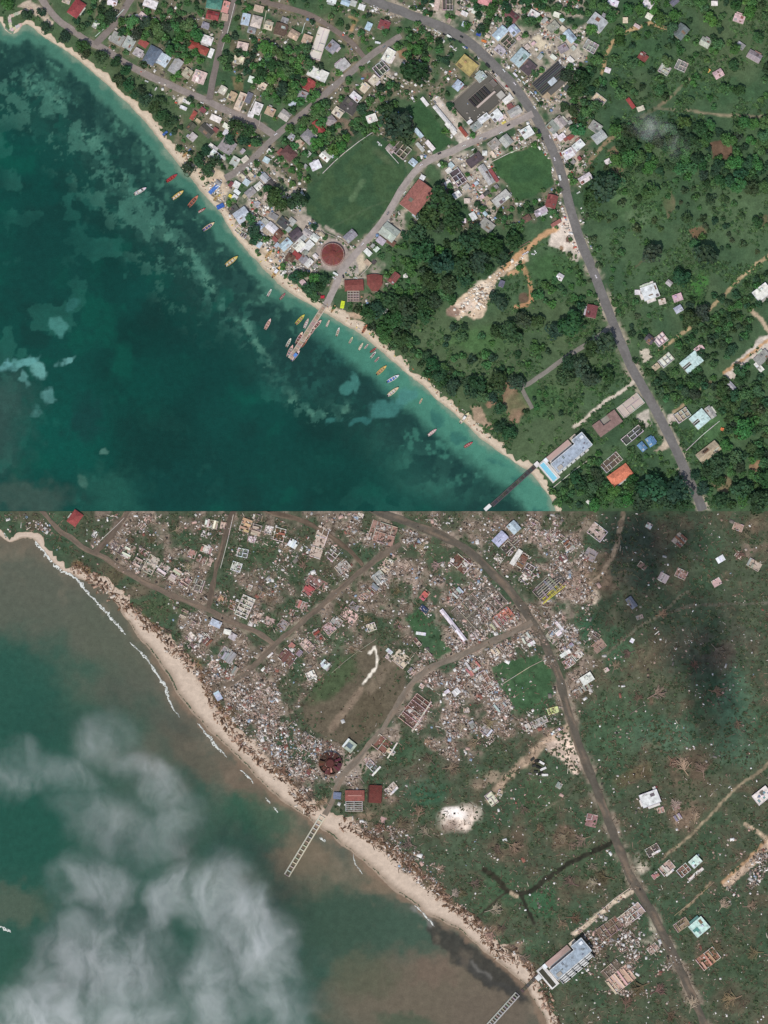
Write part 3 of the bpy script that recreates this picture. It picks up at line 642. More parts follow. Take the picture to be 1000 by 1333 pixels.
def walls_gable(w, d, h, rise):
    m = wall_box(w, d, h)
    for s in (-1, 1):
        x = s*w/2; x2 = x-s*0.3
        m.add([(x,-d/2,h),(x,d/2,h),(x,0,h+rise-0.2),(x2,-d/2,h),(x2,d/2,h),(x2,0,h+rise-0.2)],[(0,1,2),(3,5,4),(0,2,5,3),(1,4,5,2)])
    return m
def sizeword(w, d):
    a = w*d; return 'tiny' if a < 60 else 'small' if a < 130 else 'mid-sized' if a < 260 else 'large'
HN = {'g': 'gable-roofed', 'h': 'hip-roofed', 'f': 'flat-roofed', 's': 'lean-to-roofed', 'o': 'roofless', 'c': 'open concrete'}
def house(x, y, w, d, ang, key, typ, label=None, name=None, h=None, wallc=None, extra=True):
    rng = random.Random(int(x*13+y*7)); col, cw = PAL[key]; col = vary(col)
    h = h or (2.9 if w*d < 120 else 3.4 if w*d < 260 else 4.2)
    h += rng.uniform(-.25, .35)
    name = name or ('hut' if w*d < 60 else 'house')
    t = empty(name, x, y, ang, GZ)
    wc = wallc or rng.choice([(214,204,190),(200,188,172),(224,214,200),(190,170,160),(206,200,196)])
    if typ == 'g':
        rise = min(d*0.22, 3.0); walls_gable(w, d, h, rise).build('wall', M_WALL, t, wc); rf = gable(w, d, h, rise).build('roof', M_ROOF, t, col)
        if w > 9: m = MB(); m.box(-w/2-0.4, -0.22, h+rise-0.05, w/2+0.4, 0.22, h+rise+0.12); m.build('ridge_cap', M_ROOF, rf, vary(tuple(v*1.06 for v in col)))
    elif typ == 'h':
        wall_box(w, d, h).build('wall', M_WALL, t, wc); hip(w, d, h, min(d*0.25, 3.2)).build('roof', M_ROOF, t, col)
    elif typ == 'f':
        wall_box(w, d, h).build('wall', M_WALL, t, wc)
        m = MB(); m.box(-w/2-.3, -d/2-.3, h+0.002, w/2+.3, d/2+.3, h+.25); rf = m.build('roof', M_CONC, t, col)
        if w*d > 90:
            m = MB(); q = 0.35
            for bx in ((-w/2-.3,-d/2-.3,w/2+.3,-d/2-.3+q),(-w/2-.3,d/2+.3-q,w/2+.3,d/2+.3),(-w/2-.3,-d/2-.3+q,-w/2-.3+q,d/2+.3-q),(w/2+.3-q,-d/2-.3+q,w/2+.3,d/2+.3-q)):
                m.box(bx[0], bx[1], h+.25, bx[2], bx[3], h+.7)
            m.build('parapet', M_WALL, rf, vary(tuple(min(235, v*1.12) for v in col)))
            if rng.random() < .6:
                m = MB(); sx, sy = rng.uniform(-w/4, w/4), rng.uniform(-d/4, d/4); m.box(sx-1.4, sy-1.2, h+.25, sx+1.4, sy+1.2, h+2.3); m.build('stair_head', M_CONC, rf, vary(col, 18))
    elif typ == 's':
        wall_box(w, d, h-0.5).build('wall', M_WALL, t, wc); W, Dp = w/2+.4, d/2+.4; m = MB()
        m.add([(-W,-Dp,h-.45),(W,-Dp,h-.45),(W,Dp,h+.35),(-W,Dp,h+.35),(-W,-Dp,h-.3),(W,-Dp,h-.3),(W,Dp,h+.5),(-W,Dp,h+.5)],[(0,3,2,1),(4,5,6,7),(0,1,5,4),(1,2,6,5),(2,3,7,6),(3,0,4,7)])
        m.build('roof', M_ROOF, t, col)
    elif typ == 'o':
        shell(t, w, d, h-0.4, col, rng, wc, 2, 0)
    if typ in 'gf' and w*d > 60:                        # newer or rustier sheets let into the roof
        for q_ in range(rng.choice((1, 2, 3))):
            pw, pd = rng.uniform(1.4, max(1.6, w*.35)), rng.uniform(1.4, d*.42); X = rng.uniform(-(w-pw)/2, (w-pw)/2); s = rng.choice((-1, 1)); yc = s*(pd/2+.4+rng.random()*(d/2-pd-.4 if d/2 > pd+.4 else 0))
            o = link('roof_patch', BOX_ROOF, rf, (X, yc, (h+.262) if typ == 'f' else h-.1+(rise+.1)*(1-abs(yc)/(d/2+.5))+.01), 0, (pw, pd, .06), vary(rng.choice([tuple(v*.7 for v in col), tuple(min(235, v*1.2) for v in col), (132,96,78), (176,174,170), (110,104,98)]), 8))
            if typ == 'g': o.rotation_euler.x = -s*math.atan2(rise+.1, d/2+.5)
    if extra and typ in 'ghf' and w*d > 80:
        if rng.random() < .5:                              # a lower porch roof on the street side
            pw, pd = w*rng.uniform(.35, .8), rng.uniform(2, 3.4); s = rng.choice((-1, 1)); px_ = rng.uniform(-1, 1)*(w-pw)/2
            m = MB(); y0, y1 = sorted((s*(d/2+.1), s*(d/2+pd))); m.box(px_-pw/2, y0, h-0.9, px_+pw/2, y1, h-0.72)
            for qx in (px_-pw/2+.2, px_+pw/2-.4): yy = s*(d/2+pd-.4); m.box(qx, yy-.1, -.1, qx+.2, yy+.1, h-0.9)
            m.build('porch', M_ROOF, t, vary(rng.choice([col, (176,170,162), (150,120,104), (200,192,180)]), 12))
        if rng.random() < .3:
            o = link('water_tank', M_TANK, t, (rng.choice((-1, 1))*(w/2+1.2), rng.uniform(-d/3, d/3), -0.05)); o['label'] = 'black plastic water tank'
    if label: tag(o=t, label=label, cat='hut' if name == 'hut' else 'house' if name == 'house' else name.replace('_', ' '), group='houses of the green town' if name in ('hut', 'house') else None)
    else: later(t, f'{sizeword(w,d)} {cw} {HN[typ]} {name}', name, x, y, name, 'houses of the green town')
    return t
def piece(name, me, parent, x0, y0, x1, y1, z, hgt, color, tilt=0):
    o = link(name, me, parent, ((x0+x1)/2, (y0+y1)/2, z), 0, (abs(x1-x0), abs(y1-y0), hgt), color)
    if tilt: o.rotation_euler = tilt
    return o
def shell(t, w, d, h, floorc, rng, wc, rooms, damage):
    """floor slab, broken outer walls and partitions, each wall its own part"""
    piece('floor_slab', BOX_CONC, t, -w/2-.2, -d/2-.2, w/2+.2, d/2+.2, -.25, .45, floorc)
    th = 0.62
    def run(x0, y0, x1, y1, n):
        """a wall run, parted where the storm broke it"""
        along = abs(x1-x0) > abs(y1-y0); L = abs(x1-x0) if along else abs(y1-y0)
        p = 0.0
        while p < L-0.3:
            q = min(L, p+rng.uniform(0.45, 1.0)*L/max(1, n))
            if rng.random() > damage*0.8:
                hh = h*(1 if rng.random() > damage else rng.uniform(.3, .8)); a = p; e = q-(0.9 if q < L-1 else 0)
                if e-a > 0.5:
                    if along: piece('wall', BOX_WALL, t, x0+a, y0-th/2, x0+e, y0+th/2, .2, hh, vary(wc, 14))
                    else: piece('wall', BOX_WALL, t, x0-th/2, y0+a, x0+th/2, y0+e, .2, hh, vary(wc, 14))
            p = q
    n = 1 if w < 9 else 2
    run(-w/2+th, -d/2+th/2, w/2-th, -d/2+th/2, n); run(-w/2+th, d/2-th/2, w/2-th, d/2-th/2, n)
    run(-w/2+th/2, -d/2, -w/2+th/2, d/2, 1); run(w/2-th/2, -d/2, w/2-th/2, d/2, 1)
    for i in range(rooms):
        if w > d*0.8: x = -w/2+w*(i+1)/(rooms+1)+rng.uniform(-.6, .6); run(x, -d/2+th, x, d/2-th, 1)
        else: y = -d/2+d*(i+1)/(rooms+1)+rng.uniform(-.6, .6); run(-w/2+th, y, w/2-th, y, 1)
    if w > 11 and d > 10: run(-w/2+w/(rooms+1)+th, 0, w/2-th, 0, 1)

# name-worthy buildings first, then the plain list: x, y, width, depth, angle (clockwise on the map), colour, roof
HOUSES = '''100 12 22 15 -55 R h;125 33 7 9 30 W f;87 1 10 8 20 T g;196 6 18 10 20 W f;186 22 11 8 40 P s;147 2 12 8 20 W g;153 51 14 17 -60 G f;169 56 19 13 -62 L f;187 57 12 8 35 R s;180 69 10 11 -60 L f
198 73 24 15 -62 S h;213 79 15 14 -58 Y g;229 87 20 12 -58 L g;244 96 12 11 -55 T f;258 102 12 11 -60 P f;252 60 12 10 20 R h;264 66 14 10 25 R h;275 70 5 12 20 W s;243 133 10 4 25 W f;239 141 9 4 25 W f
252 151 12 5 -60 R s;249 166 11 9 -50 D g;251 179 10 9 -50 L f;279 6 20 13 8 E h;294 10 15 8 -75 I g;277 21 16 11 12 R g;293 23 8 9 10 T s;268 34 10 8 20 G f;270 53 14 11 20 W f;260 101 16 16 20 P f;
320 26 15 10 -78 B g;334 29 15 13 -75 P h;328 40 10 8 15 G g;337 12 12 8 15 T s;350 34 10 11 15 C g;365 39 16 14 -75 N g;371 27 9 7 20 G f;383 46 13 11 30 T g;400 52 12 11 20 T f;433 62 15 13 -50 G f
414 97 26 14 25 W f;446 86 17 13 -40 L f;403 112 15 13 -55 R g;394 125 17 11 20 G f;381 135 8 8 20 B s;316 61 14 10 12 C f;311 79 13 10 15 C f;327 104 6 8 20 W s;342 112 10 8 30 P f;290 118 10 9 -60 C g;303 126 11 9 -65 T g
313 133 24 9 -68 P f;324 128 14 7 -68 S s;335 142 15 11 -68 W f;327 150 7 7 20 W f;352 146 12 10 25 T f;371 151 13 12 35 L g;415 166 18 8.5 55 R g;429 157 14 13 50 G h;440 147 13 11 35 C f;455 139 21 17 35 D f;463 127 14 9 40 W f
475 115 12 9 -50 C f;487 105 12 10 -50 C f;496 90 17 16 -40 D o;506 73 18 12 -60 W f;484 155 13 10 -20 W f;402 179 17 14 45 G h;390 187 10 9 40 T f;380 179 8 8 40 L f;376 201 18 15 45 N h;366 199 8 8 45 K s;424 204 13 10 40 W g
411 216 13 11 -25 W f;347 209 8 7 30 B f;281 155 14 7 25 W s;295 165 9 6 30 W s;269 171 18 12 42 D g;296 191 19 18 35 G f;280 204 15 12 40 W f;306 211 10 12 30 L f;319 208 9 6 -40 C s;509 194 11 9 40 G g;432 1 12 7 15 W f
450 4 11 7 20 B g;471 10 8 7 20 W s;460 5 8 7 20 L s;500 34 14 12 20 K f;480 35 7 10 25 B s;631 1 18 12 15 I h;583 6 14 16 0 D o;569 6 16 6 -80 P s;666 22 17 11 40 N g;695 20 13 10 30 W f;651 44 19 11 -45 B g
669 40 13 11 50 B g;661 54 17 15 45 D o;651 66 13 9 40 L f;677 76 22 15 -48 B g;688 89 17 15 -48 D f;720 36 15 11 -40 G f;733 38 8 6 40 C f;742 48 17 10 50 B g;733 64 12 10 -30 G f;725 20 9 6 20 W s
596 112 12 10 -50 B g;626 101 13 10 -40 L f;661 130 13 7 -38 W s;670 146 17 10 -30 L g;646 151 14 12 -40 W f;630 155 15 8 -38 W f;620 165 14 9 -38 G f;664 139 7 6 -30 K s;553 133 13 4 52 W s;587 168 19 5 52 W s;603 172 15 4 52 R s
545 174 14 5 50 B s;560 190 15 5 50 W s;547 192 14 4 50 L s;520 152 12 4 60 U s;525 160 8 4 60 T s;523 196 20 18 40 D o;538 212 9 8 40 B g;659 184 14 13 50 L g;686 173 15 13 -32 W f;643 188 14 11 -38 G f;631 200 6 6 0 W f;618 209 21 12 -38 D f
633 228 28 9 58 L g;643 229 19 4 58 K s;596 231 22 14 55 D o;583 239 8 5 -30 W s;595 254 10 8 -35 W f;607 244 8 6 -40 L s;653 259 24 12 -40 L f;616 282 10 7 60 W s;634 294 18 13 38 G f;604 288 5 5 0 W s;608 262 7 6 0 C s
720 166 15 13 45 G f;729 160 15 12 48 L g;731 179 10 7 -35 W s;740 180 13 4 -32 K s;740 201 14 12 -30 W f;718 263 17 13 -75 K g;704 276 17 8 -28 L f;686 285 10 8 -30 N f;724 291 14 4 -32 V s;778 30 22 18 38 L f;798 4 14 8 20 W f
844 6 14 11 20 W f;845 22 8 7 30 W s;814 27 6 7 0 C s;878 3 11 7 -40 S g;886 42 18 15 -50 S g;918 56 13 11 30 L g;964 60 11 8 35 G f;982 74 18 11 30 G g;769 61 17 14 30 G o;837 75 12 9 35 K f;865 91 14 12 30 L o;887 86 15 13 25 G o
935 97 12 10 -30 P g;791 92 7 6 20 W s;780 130 17 11 38 C o;821 135 15 4.5 55 R s;834 142 9 6 -20 C f;775 166 15 12 35 G f;780 179 17 13 -38 L g;743 179 8 5 -40 R s;753 190 15 10 -40 W f;743 200 12 10 -40 L f;791 211 7 6 -30 W s
308 241 8 8 30 W s;321 238 8 7 35 B s;345 232 11 9 45 L g;352 239 12 8 50 D g;337 243 10 8 -40 W g;326 251 13 9 -40 G g;315 281 18 16 -35 B g;304 273 12 9 -35 D f;311 298 8 12 40 T o;317 306 9 7 30 D o;346 256 11 4 -80 P s
339 294 9 8 45 B g;354 297 14 10 42 W g;345 289 8 7 40 L s;363 304 11 9 45 N g;356 282 12 7 30 G f;369 291 14 11 40 D f;380 289 9 8 40 L s;385 306 15 12 -40 D g;372 319 16 10 -45 B g;389 320 14 11 -45 W g;400 304 11 8 35 L g
410 310 10 8 35 W g;394 311 9 7 -45 L s;402 320 13 9 -45 W s;386 333 11 8 35 R s;378 336 11 9 35 N f;395 338 10 8 -45 G g;402 343 11 7 -48 W g;338 319 8 5 -60 B s;456 308 16 11 -42 G g;542 281 9 6 40 B s;550 232 6 6 30 W s
507 303 22 18 38 L g;496 314 11 8 38 L s;509 316 12 6 35 N s;479 329 10 6 45 W s;513 363 15 9 -52 K g;528 359 5 5 0 W s;500 405 8 7 20 W f;653 370 8 6 -70 S g;729 361 8 8 30 W g;770 406 16 13 -78 K g;395 369 9 6 50 P s
862 393 9 7 -15 C f;830 381 7 6 0 W f;871 369 7 6 40 L g;882 388 12 9 -20 P f;883 403 10 8 -30 B g;860 442 16 13 -38 W o;846 442 11 9 40 D g;867 469 19 12 -40 W o;854 478 9 7 -38 T f;910 455 12 8 -38 P f;925 537 16 7 55 L g
888 541 20 13 -35 T o;988 478 14 6 50 W f;992 466 20 12 -42 G f;952 503 12 6 48 L g;767 652 8 4 -50 W s;930 5 8 6 0 W f;962 25 14 10 20 P f;823 567 30 11 -40 D o;762 233 17 9 -32 W g'''
SPECIAL_SKIP = set()
ALLH = []
for rec in HOUSES.replace('\n', ';').split(';'):
    if not rec.strip(): continue
    f = rec.split(); ALLH.append(tuple(map(float, f[:5]))+(f[5], f[6]))
for hh in ALLH: house(*hh)

_rs = random.Random(41); _pl = [(h[0], h[1], max(h[2], h[3])/2) for h in ALLH]+[(433,332,19),(543,258,21),(608,86,14),(716,103,22),(624,129,33),(461,372,12),(487,368,11)]
_main = lambda x, y, q: min(float(seg_dist(np.array(x), np.array(y), r_[1]))-r_[2]/2 for r_ in ROADS)
for q, n, an in (([(560,2),(605,2),(640,25),(655,70),(625,50),(590,30),(565,22)], 9, 25), ([(640,30),(700,10),(755,30),(760,75),(735,120),(700,80),(670,60)], 13, -45), ([(560,208),(640,188),(690,168),(640,205),(655,250),(635,290),(600,255)], 11, -38), ([(715,155),(745,145),(765,200),(735,235),(728,200)], 9, 55),
                 ([(280,232),(340,222),(360,250),(330,275),(300,262)], 9, 40), ([(340,285),(400,285),(424,310),(410,350),(380,345),(350,310)], 9, 45), ([(640,115),(690,130),(695,145),(630,175),(600,170)], 10, -38), ([(255,140),(310,158),(320,205),(280,210),(250,185)], 9, 35), ([(455,320),(490,320),(495,352),(460,352)], 4, 40), ([(340,195),(360,182),(420,180),(440,205),(380,225)], 6, 42), ([(775,20),(860,2),(870,30),(800,60)], 5, 30)):
    got = 0
    for _ in range(400):
        if got >= n: break
        x, y = _rs.uniform(min(p[0] for p in q), max(p[0] for p in q)), _rs.uniform(min(p[1] for p in q), max(p[1] for p in q)); w_, d_ = _rs.uniform(4.5, 8.5), _rs.uniform(3.5, 6)
        if not inside(np.array(x), np.array(y), q) or _main(x, y, 0) < w_*.6+1 or any(math.hypot(x-a, y-b) < r_*.85+w_*.5+.4 for a, b, r_ in _pl): continue
        _pl.append((x, y, w_/2)); got += 1; house(x, y, w_, d_, an+_rs.choice((0, 90))+_rs.uniform(-6, 6), _rs.choice('WWLLGGTBPKDC'), _rs.choice('ssgf'), name='shed', extra=False)

# ---- buildings with a plan of their own, before the storm
def cyl_roof(name, px, py, r, h, rise, color, label, n=24, cut=None):
    t = empty(name, px, py, 0, GZ); tag(t, label, 'hall')
    m = MB(); m.cyl(0, 0, -.2, h, r-.8, r-.8, n); m.build('wall', M_WALL, t, (186,170,156))
    pane = MB(); a0 = 2*math.pi/n
    for i in range(n):                                   # each sheet of the cone is a part
        m = MB(); a, b = i*a0, (i+1)*a0; ri = r*0.22
        p = lambda rr, t_, z: (rr*math.cos(t_), rr*math.sin(t_), z)
        zo = h-.3; zi = h+rise*0.78; e = 0.006
        m.add([p(r, a+e, zo), p(r, b-e, zo), p(ri, b-e, zi), p(ri, a+e, zi), p(r, a+e, zo-.2), p(r, b-e, zo-.2), p(ri, b-e, zi-.2), p(ri, a+e, zi-.2)], [(0,1,2,3),(4,7,6,5),(0,4,5,1),(1,5,6,2),(3,7,4,0)])
        m.build('roof_panel', M_ROOF, t, vary(color, 5))
    m = MB(); m.cyl(0, 0, h+rise*.76, h+rise*.76+1.0, r*.25, r*.25, n); m.cyl(0, 0, h+rise*.76+1.0, h+rise+1.2, r*.3, 0.3, n); m.build('lantern', M_ROOF, t, vary(color, 4))
    return t
cyl_roof('round_hall', 433, 332, 15.8, 4.2, 3.6, (128,66,58), 'large round hall under a red-brown conical roof beside the street to the pier')
house(543, 258, 41, 26, -52, 'V', 'g', 'long salmon-red gabled hall beside the dark wood and the street', 'hall', 5.0, extra=False)
house(608, 86, 24, 18, 40, 'H', 'f', 'ochre flat-roofed hall standing back from the curve of the main road', 'hall', 5, (170,150,110))
t = house(846, 381, 21, 18, -20, 'W', 'f', 'white flat-roofed villa alone in the green pasture', 'villa')
for a, b, c, d_ in ((-14,-6,-9,2),(-6,8,2,13),(4,9,9,13),(-8,-13,4,-9)): m = MB(); m.box(a, b, -.2, c, d_, 2.9); m.build('wing', M_CONC, t, (222,214,204))
house(992, 381, 22, 15, -38, 'W', 'f', 'snow-white villa with flat roof by the edge of the pasture', 'villa', wallc=(226,226,224))
for x, y, w_, d_, a, l in ((900,472,27,18,-40,'pale cyan flat-roofed villa with a notched court, behind the sandy patch'),(911,546,22,19,-40,'pale cyan square villa with a notch, beside the roofless tan building')):
    t = empty('villa', x, y, a, GZ); tag(t, l, 'villa'); h = 4.2; m = MB()
    plan = [(-w_/2,-d_/2),(w_/2,-d_/2),(w_/2,d_/2),(-w_/2,d_/2),(-w_/2,2.2),(-1.5,2.2),(-1.5,-2.6),(-w_/2,-2.6)]
    m.prism(plan, -.2, h); m.build('wall', M_WALL, t, (214,206,190)); m = MB(); m.prism(plan, h+.002, h+.4); m.build('roof', M_CONC, t, (192,218,212))
    m = MB(); m.bar((-w_/2, 0, h+.4), (w_/2, 0, h+.4), .5, .25); m.bar((0, -d_/2+.3, h+.4), (0, -.3, h+.4), .5, .2); m.build('roof_kerb', M_WALL, t, (214,230,226))
    piece('court_floor', BOX_CONC, t, -w_/2-.1, -2.6, -1.5, 2.2, -.2, .3, (104,96,88)); piece('terrace', BOX_CONC, t, w_/2+.1, -d_/2+2, w_/2+5, d_/2-3, -.2, .5, (182,160,148))
t = house(922, 589, 31, 14, -38, 'T', 'g', 'long grey gabled barn beside a round tree south of the cyan villa', 'barn', 4.5, extra=False)
house(807, 619, 30, 16, -36, 'O', 'h', 'bright orange hip-roofed house beside brown roofless compartments', 'house', 4)
for x, y, w_, d_, a in ((847,575,12,9,58),(836,582,11,8,50)): house(x, y, w_, d_, a, 'U', 'g', 'blue gabled roof, the %s of the twin blue roofs by the main road' % ('upper' if x > 840 else 'lower'))
t = empty('school_block', 791, 552, -36, GZ); tag(t, 'brown-pink U-shaped flat block between the hotel and the rough courtyard', 'building')
plan = [(-18,-10),(-6,-10),(-6,-1),(6,-1),(6,-10),(18,-10),(18,9),(-18,9)]; plan = [(x, -y) for x, y in plan]
m = MB(); m.prism(plan, -.2, 3.6); m.build('wall', M_WALL, t, (170,150,140)); m = MB(); m.prism(plan, 3.602, 3.9); m.build('roof', M_CONC, t, (142,112,104)); piece('courtyard', BOX_CONC, t, -5.9, 1.1, 5.9, 10, -.2, .3, (150,142,130))
for (x, y, w_, d_, a, c, l, rooms) in ((821,528,34,17,-38,(188,172,160),'pale roofless walled yard between the main road and the brown block',3),(796,602,28,14,-40,(98,84,72),'brown roofless row of compartments behind the orange hip roof',5),
        (416,57,44,15,-72,(214,204,192),'long unfinished white concrete slab with low walls below the curving lane',3)):
    t = empty('unfinished_building', x, y, a, GZ); tag(t, l, 'building'); shell(t, w_, d_, 1.6, c, random.Random(5), (200,190,178), rooms, .12)
    if rooms == 5: piece('wall', BOX_WALL, t, -13.3, -.25, 13.3, .25, .2, 1.5, (180,164,150))
# walled compound and dark market with slats
t = empty('walled_compound', 624, 129, -42, GZ); tag(t, 'large walled dark concrete compound beside the shops of the main road', 'compound')
piece('floor_slab', BOX_CONC, t, -33, -22, 33, 20, -.2, .35, (96,92,84)); m = MB()
for bx in ((-33,-22.4,33,-22),(-33,20,33,20.4),(-33.4,-22.4,-33,20.4),(33,-22.4,33.4,20.4)): piece('wall', BOX_WALL, t, *bx, -.1, 2.6, (170,156,140))
piece('wall', BOX_WALL, t, -10, -8, 22, -5.4, .15, 3.0, (196,176,164)); piece('wall', BOX_WALL, t, -12, 9, 20, 9.6, .15, 2.4, (150,140,128))
for i in range(7): piece('roof_slat', BOX_ROOF, t, -12+i*4.2, -4.5, -9.4+i*4.2, 8.6, 2.6, .3, vary((52,52,52), 6))
piece('roof', BOX_CONC, t, 20, -20, 29, -11, .15, 3.2, (176,170,160)); piece('roof', BOX_ROOF, t, 24, -2, 31, 8, .15, 3, (120,112,104))
t = empty('market_hall', 716, 103, -42, GZ); tag(t, 'dark market hall roofed in black stripes by the bend of the main road', 'market hall')
wall_box(45, 21, 3.6).build('wall', M_WALL, t, (120,114,106))
for i in range(8): piece('roof_panel', BOX_ROOF, t, -22.5, -10.4+i*2.62, 22.5, -8.35+i*2.62, 3.65+.12*(i % 2), .25, vary((60,60,60), 9))
piece('roof_hatch', BOX_ROOF, t, -6, -9, 5, -1.5, 3.9, .5, (196,206,212)); piece('annex', BOX_CONC, t, -14, -17.5, 18, -10.7, -.2, 3.0, (98,94,88))
t = empty('long_shed', 579, 155, 51, GZ); tag(t, 'long narrow white shed along the sandy yard beside the green lot', 'shed')
wall_box(44, 4.6, 2.8).build('wall', M_WALL, t, (210,204,196)); gable(44, 4.6, 2.8, .8).build('roof', M_ROOF, t, (214,210,206))
# two red-brown roofs and the grid pergola by the beach
t = empty('pavilion', 461, 372, -3, GZ); tag(t, 'red-brown oblong pavilion roof near the pier, the western of two', 'pavilion'); wall_box(23, 12, 3.2).build('wall', M_WALL, t, (160,130,118)); gable(24, 14, 3.2, 1.6).build('roof', M_ROOF, t, (134,70,62))
t = empty('pavilion', 487, 368, 0, GZ); tag(t, 'red-brown fan-shaped pavilion roof east of its oblong twin by the pier', 'pavilion')
plan = [(-10,9),(-4,11),(4,11),(11,9),(11,-3),(5,-12),(-3,-12),(-9,-3)]
m = MB(); m.prism([(x*.9, y*.9) for x, y in plan], -.2, 3.2); m.build('wall', M_WALL, t, (160,130,118)); m = MB(); n = len(plan); vs = [(x, y, 3.1) for x, y in plan]+[(0, 0, 5.4)]
m.add(vs, [(i, n, (i+1) % n) for i in range(n)]+[tuple(range(n))]); m.build('roof', M_ROOF, t, (132,68,60))
def pergola(x, y, w_, d_, ang, nx, ny, col, label):
    t = empty('pergola', x, y, ang, GZ); tag(t, label, 'pergola')
    piece('floor_slab', BOX_CONC, t, -w_/2, -d_/2, w_/2, d_/2, -.2, .3, (136,118,108))
    for i in range(nx): X = -w_/2+.4+(w_-.8)*i/(nx-1); piece('beam', BOX_WOOD, t, X-.35, -d_/2, X+.35, d_/2, 2.6, .35, vary(col))
    for j in range(ny): Y = -d_/2+.4+(d_-.8)*j/(ny-1); piece('beam', BOX_WOOD, t, -w_/2, Y-.35, w_/2, Y+.35, 2.96, .3, vary(col))
    for sx in (-1, 1):
        for sy in (-1, 1): piece('post', BOX_WOOD, t, sx*(w_/2-.5)-.2, sy*(d_/2-.5)-.2, sx*(w_/2-.5)+.2, sy*(d_/2-.5)+.2, .1, 2.5, col)
pergola(460, 386, 16, 14, 0, 5, 5, (176,156,146), 'pinkish grid pergola between the pavilion roofs and the beach')
# hotel with pool
def hotel(px, py, after):
    t = empty('hotel', px, py, -40, GZ); H = 11.5
    plan = [(-27,-9.5),(31,-9.5),(31,12),(14,12),(14,6),(-27,6)]
    m = MB(); m.prism(plan, -.2, H); m.build('wall', M_WALL, t, (206,206,204)); m = MB(); m.prism(plan, H+.002, H+.3); m.build('roof', M_CONC, t, (164,176,190) if not after else (158,172,184))
    m = MB(); n = len(plan)
    for i in range(n): a, b = plan[i], plan[(i+1) % n]; m.bar((a[0], a[1], H+.3), (b[0], b[1], H+.3), .6, .6+.01*i)
    m.build('parapet', M_WALL, t, (216,218,218))
    piece('terrace', BOX_CONC, t, -25, 6.4, 12, 17, -.2, 3.5, (192,160,150)); piece('terrace', BOX_CONC, t, 14.4, 12.3, 24, 17, -.2, 3, (200,184,164))
    piece('canopy', BOX_WALL, t, -25, 8.2, 12, 9.8, 3.35, .35, (214,206,192))
    for i in range(5): x = random.Random(i).uniform(-20, 26); piece('roof_unit', BOX_CONC, t, x-1.1, -6+i*2, x+1.1, -4.6+i*2, H+.3, 1.1, vary((120,126,132), 12))
    piece('stair_head', BOX_CONC, t, 24, 5, 29, 9, H+.3, 1.6, (222,226,230)); piece('stair_head', BOX_CONC, t, -24, -8, -17, -3, H+.3, 1.4, (170,162,150))
    piece('deck', BOX_CONC, t, -40, -14.5, -27.4, 17, -.2, 2.6, (206,200,194))
    piece('deck', BOX_CONC, t, -30, 11, -25.4, 17, -.2, 4.2, (224,228,230))
    p = piece('pool', UNIT.mesh('pool', M_POOL if not after else mat_plain('drained_pool', (66,64,50), .8)), t, -38, -13, -31.5, 14.5, 2.42, .14, (120,190,210)); p['label'] = 'pool of %s' % ('bright turquoise water' if not after else 'murky brown water')
    m = MB()
    for bx in ((-38.8,-13.8,-30.7,-13),(-38.8,14.5,-30.7,15.3),(-38.8,-13,-38,14.5),(-31.5,-13,-30.7,14.5)): m.box(bx[0], bx[1], 2.4, bx[2], bx[3], 2.75)
    m.build('pool_rim', M_WALL, t, (226,224,220))
    if not after:
        for i in range(7): x = -24+i*7.5; piece('balcony', BOX_WALL, t, x-2.6, -11.6, x+2.6, -9.8, 0, 8.4, vary((212,210,206)))
        tag(t, 'long pale blue-grey flat-roofed hotel with a turquoise pool above the beach', 'hotel')
    else:
        for k, (a, z) in enumerate(((-9.8, 8.2), (-12.9, 5.4), (-16, 2.6))):
            for i in range(5 if k < 2 else 4):
                x = -22+i*10.4+(2 if k > 1 else 0); piece('balcony', BOX_CONC, t, x-1.0, a-3, x+7.4, a, z-2.2, 2.4, (110,112,112))
                piece('balustrade', BOX_WALL, t, x-1.0, a-3, x+7.4, a-2.1, z+.2, 1.1, (230,230,228)); piece('balustrade', BOX_WALL, t, x-1, a-.9, x+7.4, a-.1, z+.2, .5, (222,222,220))
        for k in range(6): piece('side_wall', BOX_WALL, t, -24.6+k*10.4, -18.6, -23.7+k*10.4, -9.8, 0, 9-k % 2, (150,152,150))
        tag(t, 'pale hotel with stepped white balconies and a murky drained pool', 'hotel')
    return t
hotel(741, 593, 0); hotel(740, 1251, 1)

